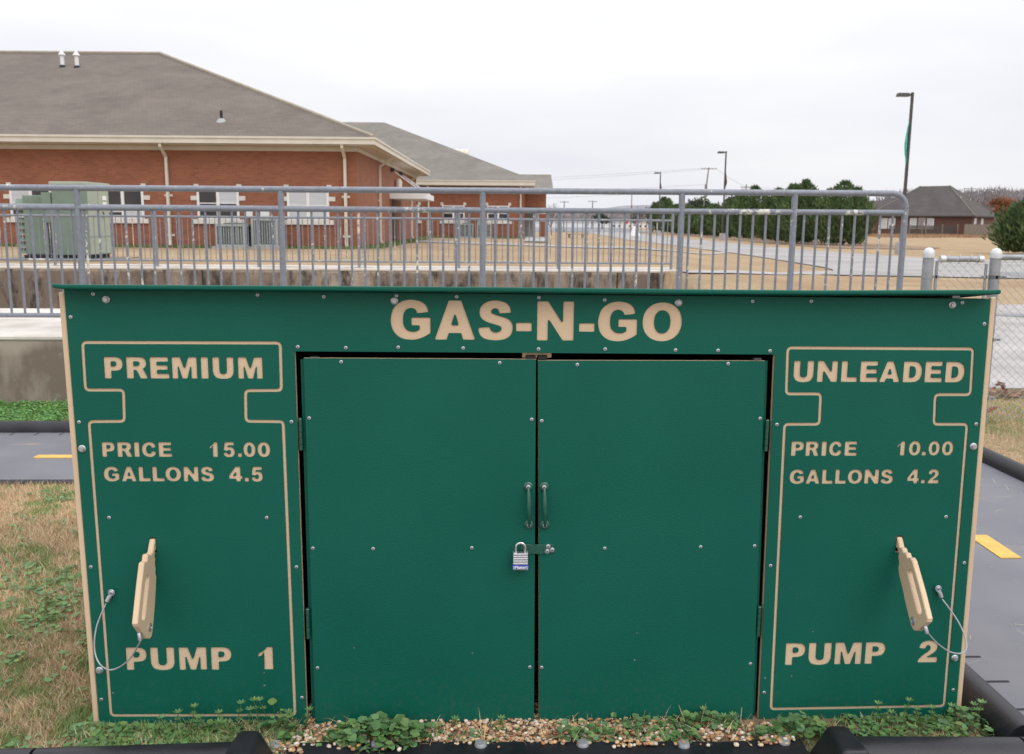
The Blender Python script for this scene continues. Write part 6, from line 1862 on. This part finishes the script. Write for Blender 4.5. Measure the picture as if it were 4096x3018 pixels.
def forest(name, y, x0, x1, hfun, n, cols, size, seed):
    """a far wood: many upright twig sprays in an uneven mass"""
    rg = np.random.default_rng(seed)
    x = rg.uniform(x0, x1, n); yy = y + rg.uniform(0, 30, n)
    H_ = hfun(x) * (.72 + .5 * vnoise(x * .11 + 400, x * 0 + seed, 1.0, seed)) * (.85 + .3 * vnoise(x * .5 + 400, x * 0 + 2, 1.0, seed + 1))
    z = H_ * rg.random(n) ** .75
    b = np.stack([x, yy, z - .3], -1)
    d = np.stack([rg.normal(0, .35, n), rg.normal(0, .2, n), np.ones(n)], -1); d /= np.linalg.norm(d, axis=1)[:, None]
    s = np.cross(d, np.tile([[0, 1.0, 0]], (n, 1)) + rg.normal(0, .3, (n, 3))); s /= np.linalg.norm(s, axis=1)[:, None]
    ln = size * rg.uniform(.5, 1.4, n); wd = ln * .22
    V = np.stack([b - s * wd[:, None] * .5, b + s * wd[:, None] * .5, b + d * ln[:, None]], 1).reshape(-1, 3)
    F = np.arange(n * 3).reshape(-1, 3)
    cc = cols[rg.integers(0, len(cols), n)] * rg.uniform(.85, 1.15, (n, 1))
    o = link(name, tri_mesh(name, V, F, np.repeat(cc, 3, 0), M['twig']))
    return tag(o, kind='stuff')
PURP = np.array([[.26, .235, .255], [.23, .21, .225], [.30, .265, .27], [.21, .20, .205]])
forest('far_woods', 480, -60, 230, lambda x: 7.0 + 0 * x, 60000, PURP * 1.3, 1.6, 1)
forest('far_woods', 300, 100, 330, lambda x: np.interp(x, [100, 125, 160, 190, 330], [6, 9, 11, 14.5, 17]), 110000, PURP * .95, 1.2, 2)
# dry brush in front of the house fences
rg = np.random.default_rng(5)
n = 9000
x = rg.uniform(43, 68, n); y = 118 + rg.uniform(-8, 12, n) + (x - 58) * .25
k = vnoise(x * .3, y * .3, 1.0, 61) + .35 * (y - 118) / 12 > .45
x, y = x[k], y[k]; n = len(x)
V, F, C_ = blades(x, y, T(x, y), rg.uniform(.15, .5, n), np.full(n, .06), np.full(n, .5), pick(np.array([[.36, .22, .13], [.42, .27, .16], [.28, .15, .09], [.38, .27, .17]]), n))
tag(link('dry_brush', tri_mesh('dry_brush', V, F, C_, M['blade'])), kind='stuff')
# hills on the far horizon
hl = MB()
hx = np.linspace(-500, 900, 60)
top = [(float(x_), 900.0, float(11 + 6 * math.sin(x_ * .011) + (26 * ss(150, 520, x_)) + 3 * math.sin(x_ * .05))) for x_ in hx]
vs_ = [(t_[0], 820.0, -1.0) for t_ in top] + top + [(t_[0], 1000.0, -1.0) for t_ in top]
n_ = len(top)
fs_ = [(i, i + 1, n_ + i + 1, n_ + i) for i in range(n_ - 1)] + [(n_ + i, n_ + i + 1, 2 * n_ + i + 1, 2 * n_ + i) for i in range(n_ - 1)]
hl.add(vs_, fs_, 0, True)
tag(hl.build('hills', [mat('far_wooded_hill', (.24, .235, .26), .95, 0, .12, .06)]), kind='structure')
